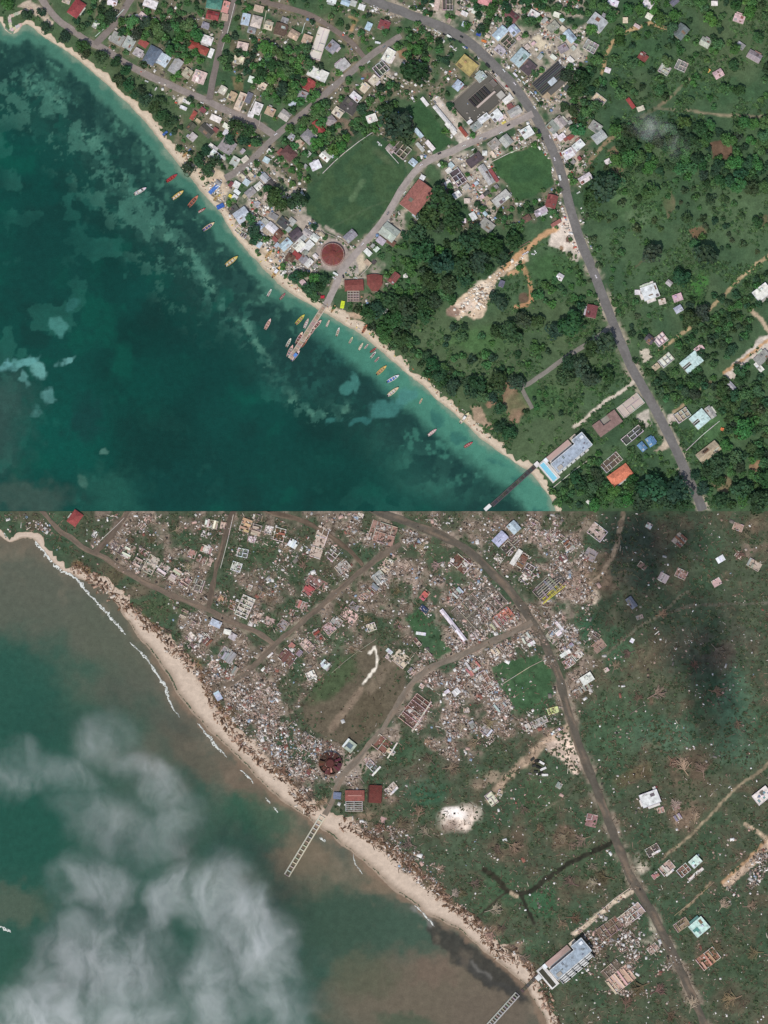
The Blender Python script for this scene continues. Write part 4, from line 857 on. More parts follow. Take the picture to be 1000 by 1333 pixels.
# ---- piers and jetties
def pier(x0, y0, x1, y1, wd, label, col, ladder, name='pier', z=1.6):
    L = math.hypot(x1-x0, y1-y0); t = empty(name, x0, y0, math.degrees(math.atan2(y1-y0, x1-x0)), 0); tag(t, label, name)
    if ladder:
        for s in (-1, 1): piece('rail_beam', BOX_WOOD, t, 0, s*wd/2-.8, L, s*wd/2+.8, z, .5, vary(col))
        n = int(L/ladder)
        for i in range(n+1): X = i*L/n; piece('cross_beam', BOX_WOOD, t, X-.55 if i else 0, -wd/2+.8, X+.55 if i < n else L, wd/2-.8, z+.06, .4, vary(col, 14))
    else:
        n = int(L/3)
        for i in range(n): piece('plank', BOX_WOOD, t, i*L/n, -wd/2+.1*(i % 2), (i+1)*L/n-.15, wd/2-.1*(i % 3), z, .3, vary(col, 10))
        for s in (-1, 1): piece('rail_beam', BOX_WOOD, t, 0, s*(wd/2+.3)-.45, L, s*(wd/2+.3)+.45, z+.31, .5, (206,190,172) if wd > 5 else vary((90,88,86)))
    m = MB(); k = int(L/8)
    for i in range(k+1):
        for s in (-1, 1): m.cyl(i*L/k*.98+.5, s*wd*.42, -2.5, z, .28, .28, 8)
    for i in range(k+1):
        for s in (-1, 1):
            o = MB(); o.cyl(0, 0, -2.5, z, .28, .28, 6)
            if i == 0 and s == -1: PILE = o.mesh('pile', M_WOOD)
            link('pile', PILE, t, (i*L/k*.98+.5, s*wd*.4, 0), color=(84,74,64))
    return t
pier(423, 398, 378, 469, 5.2, 'wooden pier crowded with moored boats on both sides', (172,148,130), 0)
pier(697, 607, 640, 659, 4.2, 'dark narrow jetty running out from the hotel', (70,68,66), 0, 'jetty')
t = empty('landing_stage', 635, 661, -42, 0); tag(t, 'white landing stage at the end of the dark hotel jetty', 'landing'); piece('deck', BOX_CONC, t, -5, -2.2, 5, 2.2, 1.2, .6, (226,224,220)); piece('kerb', BOX_WALL, t, -5, 2.25, 5, 2.6, 1.2, 1.0, (226,224,220))
pier(420, 1063, 374, 1139, 6.4, 'bare twin-railed pier frame stripped of its deck', (206,196,176), 6.3)
pier(674, 1294, 632, 1340, 6.2, 'bare ladder-like jetty frame below the stepped hotel', (168,164,156), 3.8, 'jetty')
t = empty('footbridge', 690, 1280, -46, GZ); tag(t, 'short dark ramp joining the stepped hotel to the jetty frame', 'ramp')
for i in range(9): piece('plank', BOX_WOOD, t, -15+i*3.3, -2.2, -12+i*3.3, 2.2, .75, .4, vary((92,84,74)))
for j, (X, Y) in enumerate(((701,1273),)): t2 = empty('gatehouse', X, Y, -42, GZ); tag(t2, 'little white gatehouse at the head of the hotel ramp', 'gatehouse'); wall_box(6, 6, 3).build('wall', M_WALL, t2, (226,226,222)); piece('roof', BOX_CONC, t2, -3.4, -3.4, 3.4, 3.4, 3.01, .4, (214,214,210))
t2 = empty('gatehouse', 699, 605, -42, GZ); tag(t2, 'little white gatehouse where the dark jetty meets the hotel lawn', 'gatehouse'); wall_box(6, 6, 3).build('wall', M_WALL, t2, (226,226,222)); piece('roof', BOX_CONC, t2, -3.2, -3.2, 3.2, 3.2, 3.01, .4, (216,210,204))
# stone jetty in the corner
t = empty('stone_jetty', 18, 28, 0, 0); tag(t, 'L-shaped pale stone jetty reaching into the bay', 'jetty')
rr = random.Random(3)
for a, b in (((-6,6),(-3,-12)),((-3,-12),(10,-4)),((-6,6),(8,12)),((8,12),(24,18))):
    n = 5
    for i in range(n):
        f = (i+.5)/n; X = a[0]+(b[0]-a[0])*f; Y = a[1]+(b[1]-a[1])*f; o = piece('stone', BOX_CONC, t, X-2, Y-2, X+2, Y+2, -.6, 1.6+rr.random()*.4, vary((196,182,164), 16)); o.rotation_euler.z = rr.uniform(-.5, .5)

# ---- boats
def boat_meshes():
    L, W = 1.0, 0.28; st = [(-.5,.72,.0),(-.3,.95,0),(0,1,.0),(.25,.8,.02),(.42,.36,.08),(.5,.03,.14)]
    m = MB(); n = len(st); vs = []
    for x, k, r in st:
        w_ = W/2*k; vs += [(x,-w_*.7,-.06),(x,w_*.7,-.06),(x,w_,.12+r*.4),(x,w_*.8,.12+r*.4),(x,w_*.62,-.01),(x,-w_*.62,-.01),(x,-w_*.8,.12+r*.4),(x,-w_,.12+r*.4)]
    fs = []
    for i in range(n-1):
        for j in range(8): a, b = i*8+j, i*8+(j+1) % 8; fs.append((a, a+8, b+8, b))
    fs += [tuple(range(0, 8)), tuple(range(8*n-1, 8*n-9, -1))]; m.add(vs, fs); hull = m.mesh('hull', M_PAINT)
    m = MB(); m.add([(x, s*W/2*k*.66, .015+r*.3) for x, k, r in st[:5] for s in (-1, 1)], [(2*i, 2*i+2, 2*i+3, 2*i+1) for i in range(4)]); deck = m.mesh('deck', M_WOOD)
    m = MB(); m.box(-.02, -W*.42, .085, .02, W*.42, .105); seat = m.mesh('thwart', M_WOOD)
    m = MB(); m.box(-.56, -.03, .02, -.505, .03, .17); m.box(-.55, -.012, -.1, -.53, .012, .02); motor = m.mesh('outboard_motor', M_BLACK)
    m = MB(); m.add([(.26,-.1,.122),(.26,.1,.122),(.42,.046,.15),(.42,-.046,.15),(.49,0,.175)], [(0,3,2,1),(3,4,2)]); fore = m.mesh('foredeck', M_PAINT)
    return hull, deck, seat, motor, fore
BOAT = boat_meshes()
m = MB(); m.box(-.17, -.115, .33, .13, .115, .35); 
for X in (-.16, .12):
    for Y in (-.105, .105): m.box(X-.006, Y-.006, .1, X+.006, Y+.006, .33)
AWNING = m.mesh('awning', M_CLOTH); m = MB(); m.box(-.14, -.09, .1, .1, .09, .26); m.box(-.12, -.08, .262, .08, .08, .3); CABIN = m.mesh('cabin', M_PAINT)
BC = dict(r=(170,52,60),w=(206,204,196),y=(206,172,86),o=(190,108,72),t=(190,160,138),p=(206,166,158),g=(190,196,60),b=(70,110,180),l=(206,190,150))
BW = dict(r='red',w='white',y='yellow',o='orange',t='tan',p='pale pink',g='yellow-green',b='blue',l='cream')
DECKW = dict(w=((200,196,188),'white'), t=((166,136,116),'tan'), g=((140,140,136),'grey'), r=((170,60,60),'red'), b=((80,120,190),'blue'), v=((90,80,150),'purple'), k=((120,84,76),'brown'), p=((196,160,150),'pink'))
BOATS = '''224 232 17 -35 r r -;183 249 18 -30 w w c;232 254 18 -38 y w -;252 262 19 -50 o k -;263 274 11 -32 r w -;272 295 18 -35 l v -;302 340 20 -38 y w -;360 354 18 -55 y t a;350 331 13 -50 y t -;283 257 12 -42 y t -;351 381 11 -62 w t -
368 386 11 -50 r g -;349 422 16 -62 p t -;391 416 17 -48 g t -;399 421 14 -66 p w -;413 423 17 -48 p k -;390 440 18 -62 p k -;376 446 13 -62 w t -;378 457 17 -66 p g -;385 463 17 -50 p b a;400 440 16 -52 t k -;396 447 13 -50 o k -;407 431 12 -55 p t -
427 421 10 -65 p w -;440 432 12 -72 w t -;457 443 10 -62 l g -;470 451 11 -60 l w -;477 451 8 -50 p g -;486 456 10 -38 r k -;486 462 11 -50 w k -;491 468 9 -48 p k -;497 482 17 -42 y t -;512 493 18 -30 w b -;512 510 18 -38 l w -;548 522 8 -62 l t -;563 563 14 -38 p w -
610 579 13 -32 r p -;605 544 18 -50 l w c;434 402 11 -60 y t -;475 428 13 -60 o k -;242 201 11 -40 y t -;245 205 9 -40 l k -'''
def boat(x, y, L, ang, hc, dc, top, z, after=False, label=None):
    t = empty('boat', x, y, ang, z); t.scale = (L, L, L)
    hu = link('hull', BOAT[0], t, color=vary(BC[hc])); link('deck', BOAT[1], t, color=vary(DECKW[dc][0]))
    for q in (-.3, -.08, .14): link('thwart', BOAT[2], hu, (q, 0, 0), scl=(1, .95, 1), color=vary(BC[hc], 20))
    link('foredeck', BOAT[4], hu, color=vary(BC[hc], 14))
    if L > 9: link('outboard_motor', BOAT[3], t)
    if top == 'a': link('awning', AWNING, t, color=(222,222,226) if dc != 'b' else (80,130,200))
    if top == 'c': link('cabin', CABIN, t, color=(216,214,208))
    return t
for rec in BOATS.replace('\n', ';').split(';'):
    f = rec.split(); x, y, L, a = map(float, f[:4])
    dcoast = inside(np.array(x), np.array(y), LAND_U)
    t = boat(x, y, L, a, f[4], f[5], f[6], .35 if not dcoast else .62+.06*L)
    later(t, '%s %s boat with %s inside%s' % ('long' if L > 15 else 'small', BW[f[4]], DECKW[f[5]][1], ', beached' if dcoast else ''), 'boat', x, y, 'boat', 'fishing boats along the shore')

# ---- tarps, awnings and little coloured things on the upper shore
def tarp(x, y, w_, d_, ang, col, label, z=2.2):
    t = empty('tarp', x, y, ang, GZ); tag(t, label, 'tarp'); m = MB(); n = 5; rr = random.Random(int(x)); vs = []
    for i in range(n):
        for j in range(n): vs.append((w_*(i/(n-1)-.5), d_*(j/(n-1)-.5), z+rr.uniform(-.5, .3)))
    m.add(vs, [(i*n+j, (i+1)*n+j, (i+1)*n+j+1, i*n+j+1) for i in range(n-1) for j in range(n-1)]); m.add([(a, b, c-.12) for a, b, c in vs], [(i*n+j, i*n+j+1, (i+1)*n+j+1, (i+1)*n+j) for i in range(n-1) for j in range(n-1)])
    m.build('sheet', M_CLOTH, t, col)
    for sx in (-1, 1):
        for sy in (-1, 1): piece('pole', BOX_WOOD, t, sx*w_*.45-.1, sy*d_*.45-.1, sx*w_*.45+.1, sy*d_*.45+.1, -.1, z, (120,100,84))
for a in ((278,247,15,5,-45,(70,116,190),'long blue tarp over stalls behind the beach'),(287,269,10,6,-25,(50,96,180),'blue tarp at the sand edge below the grey roofs'),(284,243,6,4,-45,(200,204,210),'white tarp patched onto the long blue one'),
        (215,174,8,3,-40,(60,100,170),'short blue tarp at the corner of the beach trees'),(224,174,7,3,-40,(96,130,180),'pale blue tarp beside the short blue one'),(446,397,5,10,10,(206,226,40),'bright lime yellow tarp on the beach by the pier'),
        (420,387,5,4,0,(196,40,60),'small red canopy beside the head of the boat pier'),(301,256,7,4,30,(226,206,60),'yellow awning among the beach huts'),(623,45,6,5,20,(56,84,170),'blue awning beside the main road below the pink roof'),
        (630,54,7,3,20,(226,130,60),'orange awning by the main road curve'),(656,160,6,3,-30,(216,196,90),'pale yellow awning at the corner shops'),(922,92,5,5,45,(226,170,90),'small orange square canopy in the north pasture'),
        (940,559,4,4,20,(226,120,70),'tiny orange canopy on the lawn by the cyan villa')):
    tarp(*a)

# ---- cars
m = MB(); m.box(-2.1, -.85, .3, 2.1, .85, .95); m.add([(-1.5,-.8,.95),(1.0,-.8,.95),(1.0,.8,.95),(-1.5,.8,.95),(-1.1,-.66,1.5),(.5,-.66,1.5),(.5,.66,1.5),(-1.1,.66,1.5)],[(4,5,6,7)],0)
m.add([(-1.5,-.8,.952),(1.0,-.8,.952),(1.0,.8,.952),(-1.5,.8,.952),(-1.1,-.66,1.498),(.5,-.66,1.498),(.5,.66,1.498),(-1.1,.66,1.498)],[(0,1,5,4),(1,2,6,5),(2,3,7,6),(3,0,4,7)],1)
for X in (-1.3, 1.3):
    for Y in (-.86, .86): m.box(X-.33, Y-.1, 0, X+.33, Y+.1, .62, 2)
CAR = m.mesh('parked_car', [M_CAR, M_GLASS, M_BLACK])
m = MB(); m.box(-3.4, -1.15, .6, 1.4, 1.15, 2.9); m.box(1.5, -1.05, .5, 3.2, 1.05, 2.2); m.box(2.6, -.95, 1.3, 3.22, .95, 2.0, 1)
for X in (-2.2, 2.3):
    for Y in (-1.0, 1.0): m.box(X-.45, Y-.14, 0, X+.45, Y+.14, .9, 2)
TRUCK = m.mesh('parked_truck', [M_CAR, M_GLASS, M_BLACK])
CARS = '''540 39 w 20;567 40 w 30;572 43 w 30;578 45 d 30;585 48 w 32;591 52 d 35;599 55 d 35;604 62 w 40;592 65 w 30;588 61 w 30;558 19 o 15;607 62 b 35;622 75 w 40;635 86 d 45;642 94 d 48;646 98 w 48;670 109 w 52;669 121 d 55;660 113 r 50
692 121 w 40;699 129 w 60;696 140 w 55;702 173 d 65;722 207 w 74;730 201 r 70;735 209 w 75;662 163 d -28;626 180 w -25;631 181 g -25;616 195 w -25;601 48 d 30;671 98 w 45;676 104 w 45;682 108 w 48;191 106 w 20;203 116 w -60;196 124 w 30;403 43 w 20
359 175 w -30;351 191 d -42;492 56 w 10;480 81 w -40;500 61 g -35;465 111 w 20;263 134 w 20;776 360 w 65;447 360 d 80;463 362 w 5;435 362 w 40;437 357 w 30;527 251 w -50;682 331 w -35;686 329 w -35;694 331 w 10;697 328 w 60;753 251 w -30;493 186 w 40;495 189 w 10
538 130 w 60;560 125 d 50;566 133 g 50;645 105 r 45;615 40 w 35;640 70 d 50;656 92 w 52;716 178 w 70;706 181 d 68;729 232 w 76;652 173 w -28;604 190 w -25;572 200 d -25;548 215 w -35;472 318 w -50;505 278 g -60'''
for i, rec in enumerate(CARS.replace('\n', ';').split(';')):
    x, y, c, a = rec.split(); x, y, a = float(x), float(y), float(a)
    truck = i % 9 == 4; cc = dict(w=(222,220,216), d=(46,48,52), r=(166,44,40), b=(60,96,160), o=(220,130,50), g=(130,132,134))[c]
    o = link('parked_truck' if truck else 'parked_car', TRUCK if truck else CAR, None, PT(x, y, GZ+.3), -R(a), (1.1, 1.1, 1.1), vary(cc, 6))
    later(o, '%s parked %s' % (dict(w='white', d='dark', r='red', b='blue', o='orange', g='grey')[c], 'truck' if truck else 'car'), 'truck' if truck else 'car', x, y, 'truck' if truck else 'car', 'vehicles standing in the green town')

# ---- garden and boundary walls
def wall_line(pts, col, label, th=.7, h=1.7, name='garden_wall'):
    x0, y0 = pts[0]; t = empty(name, x0, y0, 0, GZ); bx, by, _ = PT(x0, y0, GZ); tag(t, label, 'wall')
    for (ax, ay), (cx, cy) in zip(pts[:-1], pts[1:]):
        A = PT(ax, ay, GZ); B = PT(cx, cy, GZ); L = math.hypot(B[0]-A[0], B[1]-A[1]); n = max(1, int(L/9))
        for i in range(n):
            f = (i+.5)/n; o = link('wall_panel', BOX_WALL, t, (A[0]+(B[0]-A[0])*f-bx, A[1]+(B[1]-A[1])*f-by, -.1), math.atan2(B[1]-A[1], B[0]-A[0]), (L/n-.25, th, h), vary(col, 10))
for pts, c, l in (([(162,12),(150,24),(137,36),(124,48)], (206,220,206), 'pale wall along the street leaving the shore street'),([(492,168),(468,184),(450,198),(436,210),(420,226)], (206,200,190), 'white wall along the upper edge of the sports field'),
        ([(937,548),(915,566),(893,587)], (206,204,190), 'pale wall between the cyan villa and the grey barn'),([(306,4),(296,44),(289,66)], (206,198,186), 'pale wall on the left side of the long lane'),([(347,14),(342,40),(336,46)], (190,180,164), 'thin wall beside the pale pink house'),
        ([(333,128),(322,150)], (206,214,200), 'white wall between the patched white house and its neighbour'),([(503,195),(519,213)], (214,206,190), 'white wall running to the corner of the sports field'),([(340,148),(337,165)], (196,180,160), 'tan path wall below the white house'),
        ([(500,96),(512,104)], (200,190,176), 'pale wall under the dark roofless slab'),([(397,30),(393,44)], (200,206,196), 'short wall beside the tan house'),([(456,320),(440,310),(426,304)], (176,164,150), 'curved kerb wall above the round hall'),
        ([(488,338),(478,350),(468,360)], (196,184,170), 'wall at the corner of the little square'),([(660,332),(676,322),(690,314)], (150,120,96), 'low brown wall along the quarry track'),([(640,211),(662,200),(686,190)], (196,190,176), 'wall on the top side of the green lot'),
        ([(760,572),(742,586)], (190,186,180), 'short wall at the back of the hotel'),([(714,640),(748,612),(770,596)], (214,206,190), 'white stepping wall below the hotel roof')):
    wall_line(pts, c, l)
t = empty('seat_ring', 741, 311, 0, GZ); tag(t, 'round brown planter ring on the sandy roadside lot', 'planter'); m = MB(); m.cyl(0, 0, -.1, .6, 4.2, 4.0, 16); m.build('rim', M_CONC, t, (112,88,76)); m = MB(); m.cyl(0, 0, .6, .75, 3.2, 3.0, 16); m.build('soil', M_WOOD, t, (128,92,76))

# ---- trees
def leaf_cloud(seed, nq, q, flat=0.75, lobes=9, low=-0.35):
    """unit crown of leaf clumps round several lobes, with a dark inner body"""
    r = np.random.default_rng(seed); lc = []
    for i in range(lobes):
        a = r.random()*2*math.pi; d = (0 if i == 0 else r.uniform(.35, .66)); lc.append((d*math.cos(a), d*math.sin(a), r.uniform(-.1, .4)*(1-d)+.05, r.uniform(.34, .52) if i else .62, r.uniform(.72, 1.3)))
    lc = np.array(lc); k = r.integers(0, lobes, nq); dv = r.normal(size=(nq, 3)); dv[:, 2] = np.abs(dv[:, 2])*.9+low*r.random(nq); dv /= np.linalg.norm(dv, axis=1)[:, None]
    c = lc[k, :3]+dv*lc[k, 3:4]*r.uniform(.72, 1.08, (nq, 1)); nrm = dv+r.normal(0, .55, (nq, 3)); nrm /= np.linalg.norm(nrm, axis=1)[:, None]
    t1 = np.cross(nrm, r.normal(size=(nq, 3))); t1 /= np.linalg.norm(t1, axis=1)[:, None]; t2 = np.cross(nrm, t1); sz = q*r.uniform(.6, 1.4, (nq, 1))
    V = np.stack([c-t1*sz-t2*sz*.7, c+t1*sz-t2*sz*.5, c+t1*sz*.6+t2*sz, c-t1*sz*.8+t2*sz*.8], 1).reshape(-1, 3); V[:, 2] *= flat
    F = np.arange(nq*4).reshape(nq, 4); sh = (lc[k, 4]*r.uniform(.75, 1.3, nq))[:, None]*np.ones((1, 4)); tint = np.stack([sh*r.uniform(.9, 1.15, (nq, 1)), sh, sh*r.uniform(.85, 1.1, (nq, 1))], -1).reshape(-1, 3)
    return V, F, tint
CROWNS = []
for i in range(7):
    V, F, C = leaf_cloud(100+i, 420, .115, .8); CROWNS.append(mesh_np('crown', V, F, M_LEAF, C, 'leaf'))
m = MB(); m.cyl(0, 0, -.2, 1, .5, .3, 7); 
for a in range(4): t_ = a*1.6; m.bar((0, 0, .8), (2.0*math.cos(t_), 2.0*math.sin(t_), 1.25), .3, .08)
TRUNK = m.mesh('trunk', M_WOOD)
GREENS = dict(d=((50,78,50),'dark green'), m=((66,106,58),'mid green'), b=((76,116,60),'bright green'), o=((66,86,54),'olive green'))
block = np.zeros((cu.h, cu.w), bool)
def mark(cv, blk, x, y, w_, d_, ang, pad):
    r = max(w_, d_)/2+pad+2; sl = cv.win([(x-r, y-r), (x+r, y+r)], 0); X = cv.X[sl]-x; Y = cv.Y[sl]-y; c, s = math.cos(R(ang)), math.sin(R(ang))
    blk[sl] |= (np.abs(X*c+Y*s) < w_/2+pad) & (np.abs(-X*s+Y*c) < d_/2+pad)
BIG = [(543,258,41,26,-52),(608,86,24,18,40),(846,381,22,19,-20),(992,381,22,15,-38),(900,472,27,18,-40),(911,546,22,19,-40),(922,589,31,14,-38),(807,619,30,16,-36),(847,575,12,9,58),(836,582,11,8,50),(791,552,36,20,-36),
    (821,528,34,17,-38),(796,602,28,14,-40),(416,57,44,15,-72),(624,129,66,42,-42),(716,103,45,21,-42),(579,155,44,8,51),(461,372,24,14,0),(487,368,20,20,0),(460,386,16,14,0),(741,593,66,34,-40)]
for x, y, w_, d_, a in [h[:5] for h in ALLH]+BIG: mark(cu, block, x, y, w_, d_, a, 1.5)
sl = cu.win([(410,310),(455,355)], 0); block[sl] |= np.hypot(cu.X[sl]-433, cu.Y[sl]-332) < 19
for n_, pts, wd, c in ROADS: block |= seg_dist(cu.X, cu.Y, pts) < wd/2+1.5
fieldm = inside(cu.X, cu.Y, FIELD) | inside(cu.X, cu.Y, G1) | inside(cu.X, cu.Y, G2)
block |= fieldm | (sdu < 5)
for q in ([(636,530),(652,506),(665,498),(678,514),(688,532),(674,548),(664,548),(661,530),(650,520)], [(402,170),(412,172),(440,150),(455,160),(462,178),(452,176),(445,160)], [(925,185),(942,180),(956,196),(948,208),(930,206)], [(614,532),(625,532),(632,545),(642,556),(628,550),(618,546)]): block |= inside(cu.X, cu.Y, q)
bright = cu.c.sum(-1) > 1.1
def blocked(x, y):
    i, j = int(round(y-cu.y0)), int(round(x-cu.x0)); return not (0 <= i < cu.h and 0 <= j < cu.w) or block[i, j] or bright[i, j] or y > 661
TREES = []
for x, y, r, k in ((540,96,19,'d'),(516,166,21,'d'),(505,150,13,'d'),(528,180,12,'d'),(362,260,16,'d'),(388,266,14,'d'),(349,250,8,'d'),(573,265,19,'d'),(560,285,17,'d'),(590,290,15,'d'),(612,318,15,'d'),(640,322,16,'d'),(665,318,15,'d'),(652,338,13,'d'),
        (625,342,15,'d'),(600,350,15,'d'),(575,345,16,'d'),(550,330,15,'d'),(545,305,13,'d'),(560,365,12,'d'),(585,372,13,'d'),(535,352,10,'m'),(605,366,10,'d'),(510,395,14,'d'),(530,402,14,'d'),(548,398,12,'d'),(492,405,11,'d'),(535,422,14,'d'),(515,418,13,'d'),(480,410,10,'d'),
        (552,412,12,'d'),(522,440,12,'d'),(500,430,11,'d'),(565,395,10,'d'),(852,334,16,'d'),(918,340,19,'d'),(905,320,8,'m'),(886,362,12,'d'),(741,424,18,'d'),(722,432,12,'d'),(665,434,16,'d'),(680,420,12,'d'),(648,432,11,'d'),(700,420,10,'o'),(786,448,16,'d'),(772,455,12,'d'),(757,480,13,'o'),(740,474,11,'d'),
        (768,492,13,'d'),(735,494,12,'o'),(790,490,10,'d'),(785,250,20,'d'),(770,262,14,'d'),(798,240,14,'d'),(846,250,12,'m'),(925,262,8,'d'),(893,285,8,'d'),(905,258,6,'m'),(985,292,8,'d'),(935,605,14,'d'),(882,641,18,'d'),(850,640,20,'d'),(835,655,16,'d'),(868,655,14,'d'),(886,657,11,'d'),(942,652,12,'d'),
        (900,415,13,'d'),(915,408,12,'d'),(968,560,14,'m'),(945,580,9,'m'),(988,655,16,'d'),(965,640,14,'d'),(995,625,12,'d'),(245,222,9,'d'),(262,210,10,'d'),(272,222,10,'d'),(280,210,9,'d'),(268,198,8,'d'),(330,300,10,'d'),(334,312,9,'d'),(327,286,8,'m'),(308,168,12,'d'),(322,172,10,'d'),(318,184,9,'d'),(334,185,8,'m'),(300,182,8,'d'),
        (385,362,9,'d'),(402,376,10,'d'),(415,374,9,'d'),(422,366,8,'d'),(410,364,8,'m'),(393,358,8,'d'),(408,388,9,'m'),(738,100,10,'d'),(755,108,14,'d'),(748,120,12,'d'),(752,170,10,'m'),(676,350,5,'m'),(655,395,11,'d'),(643,388,8,'d'),(700,385,8,'m'),(672,500,12,'d'),(648,498,13,'d'),(622,500,12,'d'),(612,515,12,'d'),(628,515,10,'m'),
        (652,558,9,'d'),(664,566,10,'d'),(650,533,9,'d'),(650,522,6,'d'),(590,505,12,'d'),(572,490,11,'d'),(562,476,10,'d'),(580,478,8,'m'),(55,16,7,'d'),(10,8,9,'m'),(35,20,8,'d'),(60,38,8,'d'),(85,50,9,'d'),(108,62,9,'d'),(110,72,8,'d'),(133,76,10,'d'),(150,82,8,'d'),(162,92,9,'d'),(155,108,9,'d'),(168,112,9,'d'),(178,124,8,'d'),(190,132,9,'d'),(200,142,9,'d'),(212,152,9,'d'),(222,160,9,'d'),(208,134,8,'d'),(185,118,8,'d')):
    TREES.append((x, y, r, k))
rt = random.Random(21)
def scatter(poly, r0, r1, kinds, n, sp=1.15):
    xs = [p[0] for p in poly]; ys = [p[1] for p in poly]; got = 0
    for _ in range(n*14):
        if got >= n: break
        x, y = rt.uniform(min(xs), max(xs)), rt.uniform(min(ys), max(ys)); r = r0+(r1-r0)*rt.random()**1.6
        if not inside(np.array(x), np.array(y), poly) or blocked(x, y): continue
        if any((x-a)**2+(y-b)**2 < (sp*(r+q)*.62)**2 for a, b, q, _k in TREES): continue
        TREES.append((x, y, r, rt.choice(kinds))); got += 1
scatter([(545,272),(575,252),(597,262),(602,290),(625,305),(662,300),(684,318),(660,340),(632,358),(605,372),(580,400),(560,400),(570,385),(545,370),(525,345),(525,310)], 6, 9, 'ddm', 30, .8)
scatter([(455,400),(500,385),(530,388),(555,385),(570,395),(545,425),(540,452),(525,458),(500,445),(475,424)], 5, 9, 'ddm', 26, .8)
scatter([(530,440),(545,450),(570,470),(600,488),(640,505),(670,500),(676,515),(650,530),(628,520),(600,520),(570,500),(545,478)], 5, 9, 'ddm', 30, .8)
scatter([(500,350),(525,345),(560,372),(545,392),(500,388)], 4, 7, 'mmb', 14)
scatter([(345,60),(400,60),(420,85),(410,130),(360,140),(330,110),(340,85)], 6, 11, 'mmbd', 44, .8); scatter([(130,20),(190,28),(250,30),(270,80),(240,80),(200,50),(150,42),(128,42)], 6, 10, 'mmbd', 46, .8)
scatter([(88,0),(130,0),(150,20),(120,44),(90,30)], 4, 7, 'md', 10); scatter([(280,40),(345,55),(340,100),(300,100),(285,75)], 5, 8, 'mmd', 14); scatter([(370,140),(420,125),(470,170),(430,210),(380,200),(365,180)], 5, 9, 'mmbd', 34, .85)
scatter([(430,200),(480,130),(505,105),(530,120),(500,170),(470,175)], 4, 8, 'mmdb', 30, .9); scatter([(505,40),(560,40),(590,70),(580,95),(540,85),(510,60)], 5, 8, 'mmd', 22, .9); scatter([(545,0),(570,0),(560,25),(530,15)], 4, 6, 'dm', 6)
scatter([(610,-5),(700,-5),(700,35),(650,30),(620,40)], 5, 9, 'mmd', 26, .85); scatter([(700,-5),(780,-5),(770,20),(740,30),(705,10)], 4, 8, 'mdm', 16); scatter([(260,0),(330,-5),(470,0),(470,25),(400,10),(330,15)], 3.5, 6, 'mmd', 18)
scatter([(740,75),(770,80),(790,120),(775,160),(745,175),(735,140)], 5, 10, 'ddm', 22, .85); scatter([(770,0),(1000,0),(1000,140),(860,140),(790,130),(770,100)], 5, 10, 'mmdb', 80, 1.05); scatter([(800,160),(1000,160),(1000,250),(900,240),(800,215)], 6, 11, 'ddmm', 100, .8)
scatter([(745,220),(830,200),(900,240),(860,330),(780,330),(750,270)], 3.5, 7, 'mmo', 26, 1.3); scatter([(860,240),(1000,240),(1000,330),(900,330)], 3, 7, 'mdo', 26, 1.5); scatter([(880,385),(960,380),(1000,340),(1000,400),(940,430),(890,430)], 4, 7, 'mdd', 34, .9)
scatter([(870,445),(980,400),(1000,415),(940,470),(915,490),(880,460)], 5, 8, 'mdd', 34, .8); scatter([(840,480),(890,480),(945,490),(925,510),(880,530),(850,510)], 5, 8, 'mdd', 30, .8); scatter([(930,500),(1000,460),(1000,600),(940,560)], 5, 10, 'mddo', 46, .8)
scatter([(920,600),(1000,590),(1000,660),(905,660),(900,620)], 6, 10, 'dmdd', 26, .85); scatter([(710,640),(770,610),(800,640),(830,620),(830,660),(725,660)], 5, 9, 'mmdd', 42, .8); scatter([(760,600),(780,590),(790,600),(770,625),(740,635)], 4, 7, 'mmd', 12)
scatter([(700,360),(760,340),(780,390),(760,410),(710,400)], 4, 8, 'mmd', 16); scatter([(600,420),(700,440),(720,460),(690,490),(640,480),(590,470),(570,440)], 4, 8, 'mmd', 24, 1.2); scatter([(690,500),(780,505),(820,490),(800,500),(740,550),(700,560),(680,540)], 2.5, 5, 'mmd', 18, 1.5)
scatter([(800,430),(840,420),(850,500),(880,560),(860,540),(825,480)], 4, 6, 'md', 8); scatter([(800,520),(900,620),(880,630),(850,600),(820,600)], 3, 6, 'mmd', 14); scatter([(225,190),(300,200),(320,225),(300,235),(255,215)], 3, 6, 'dm', 8)
scatter([(640,270),(700,260),(720,285),(680,300),(640,300)], 4, 7, 'mmd', 14); scatter([(270,5),(240,0),(200,-5),(180,25),(255,45)], 4, 7, 'mmd', 14); scatter([(410,205),(340,190),(380,230),(400,235)], 3.5, 6, 'mm', 12); scatter([(475,300),(530,320),(530,345),(490,335)], 3.5, 6, 'mm', 8)
scatter([(450,385),(470,396),(480,400),(455,402)], 3, 5, 'm', 5); scatter([(740,330),(770,400),(800,420),(850,420),(830,360),(780,330)], 3, 6, 'mmo', 18, 1.5)
scatter(TOWN_U, 3, 6.5, 'mmbbd', 190, 1.1)
TREES.sort(key=lambda t: -t[2]); NT = 298
def treesize(r): return 'very broad' if r > 15 else 'broad' if r > 11 else 'mid-sized' if r > 8 else 'small' if r > 6 else 'low'
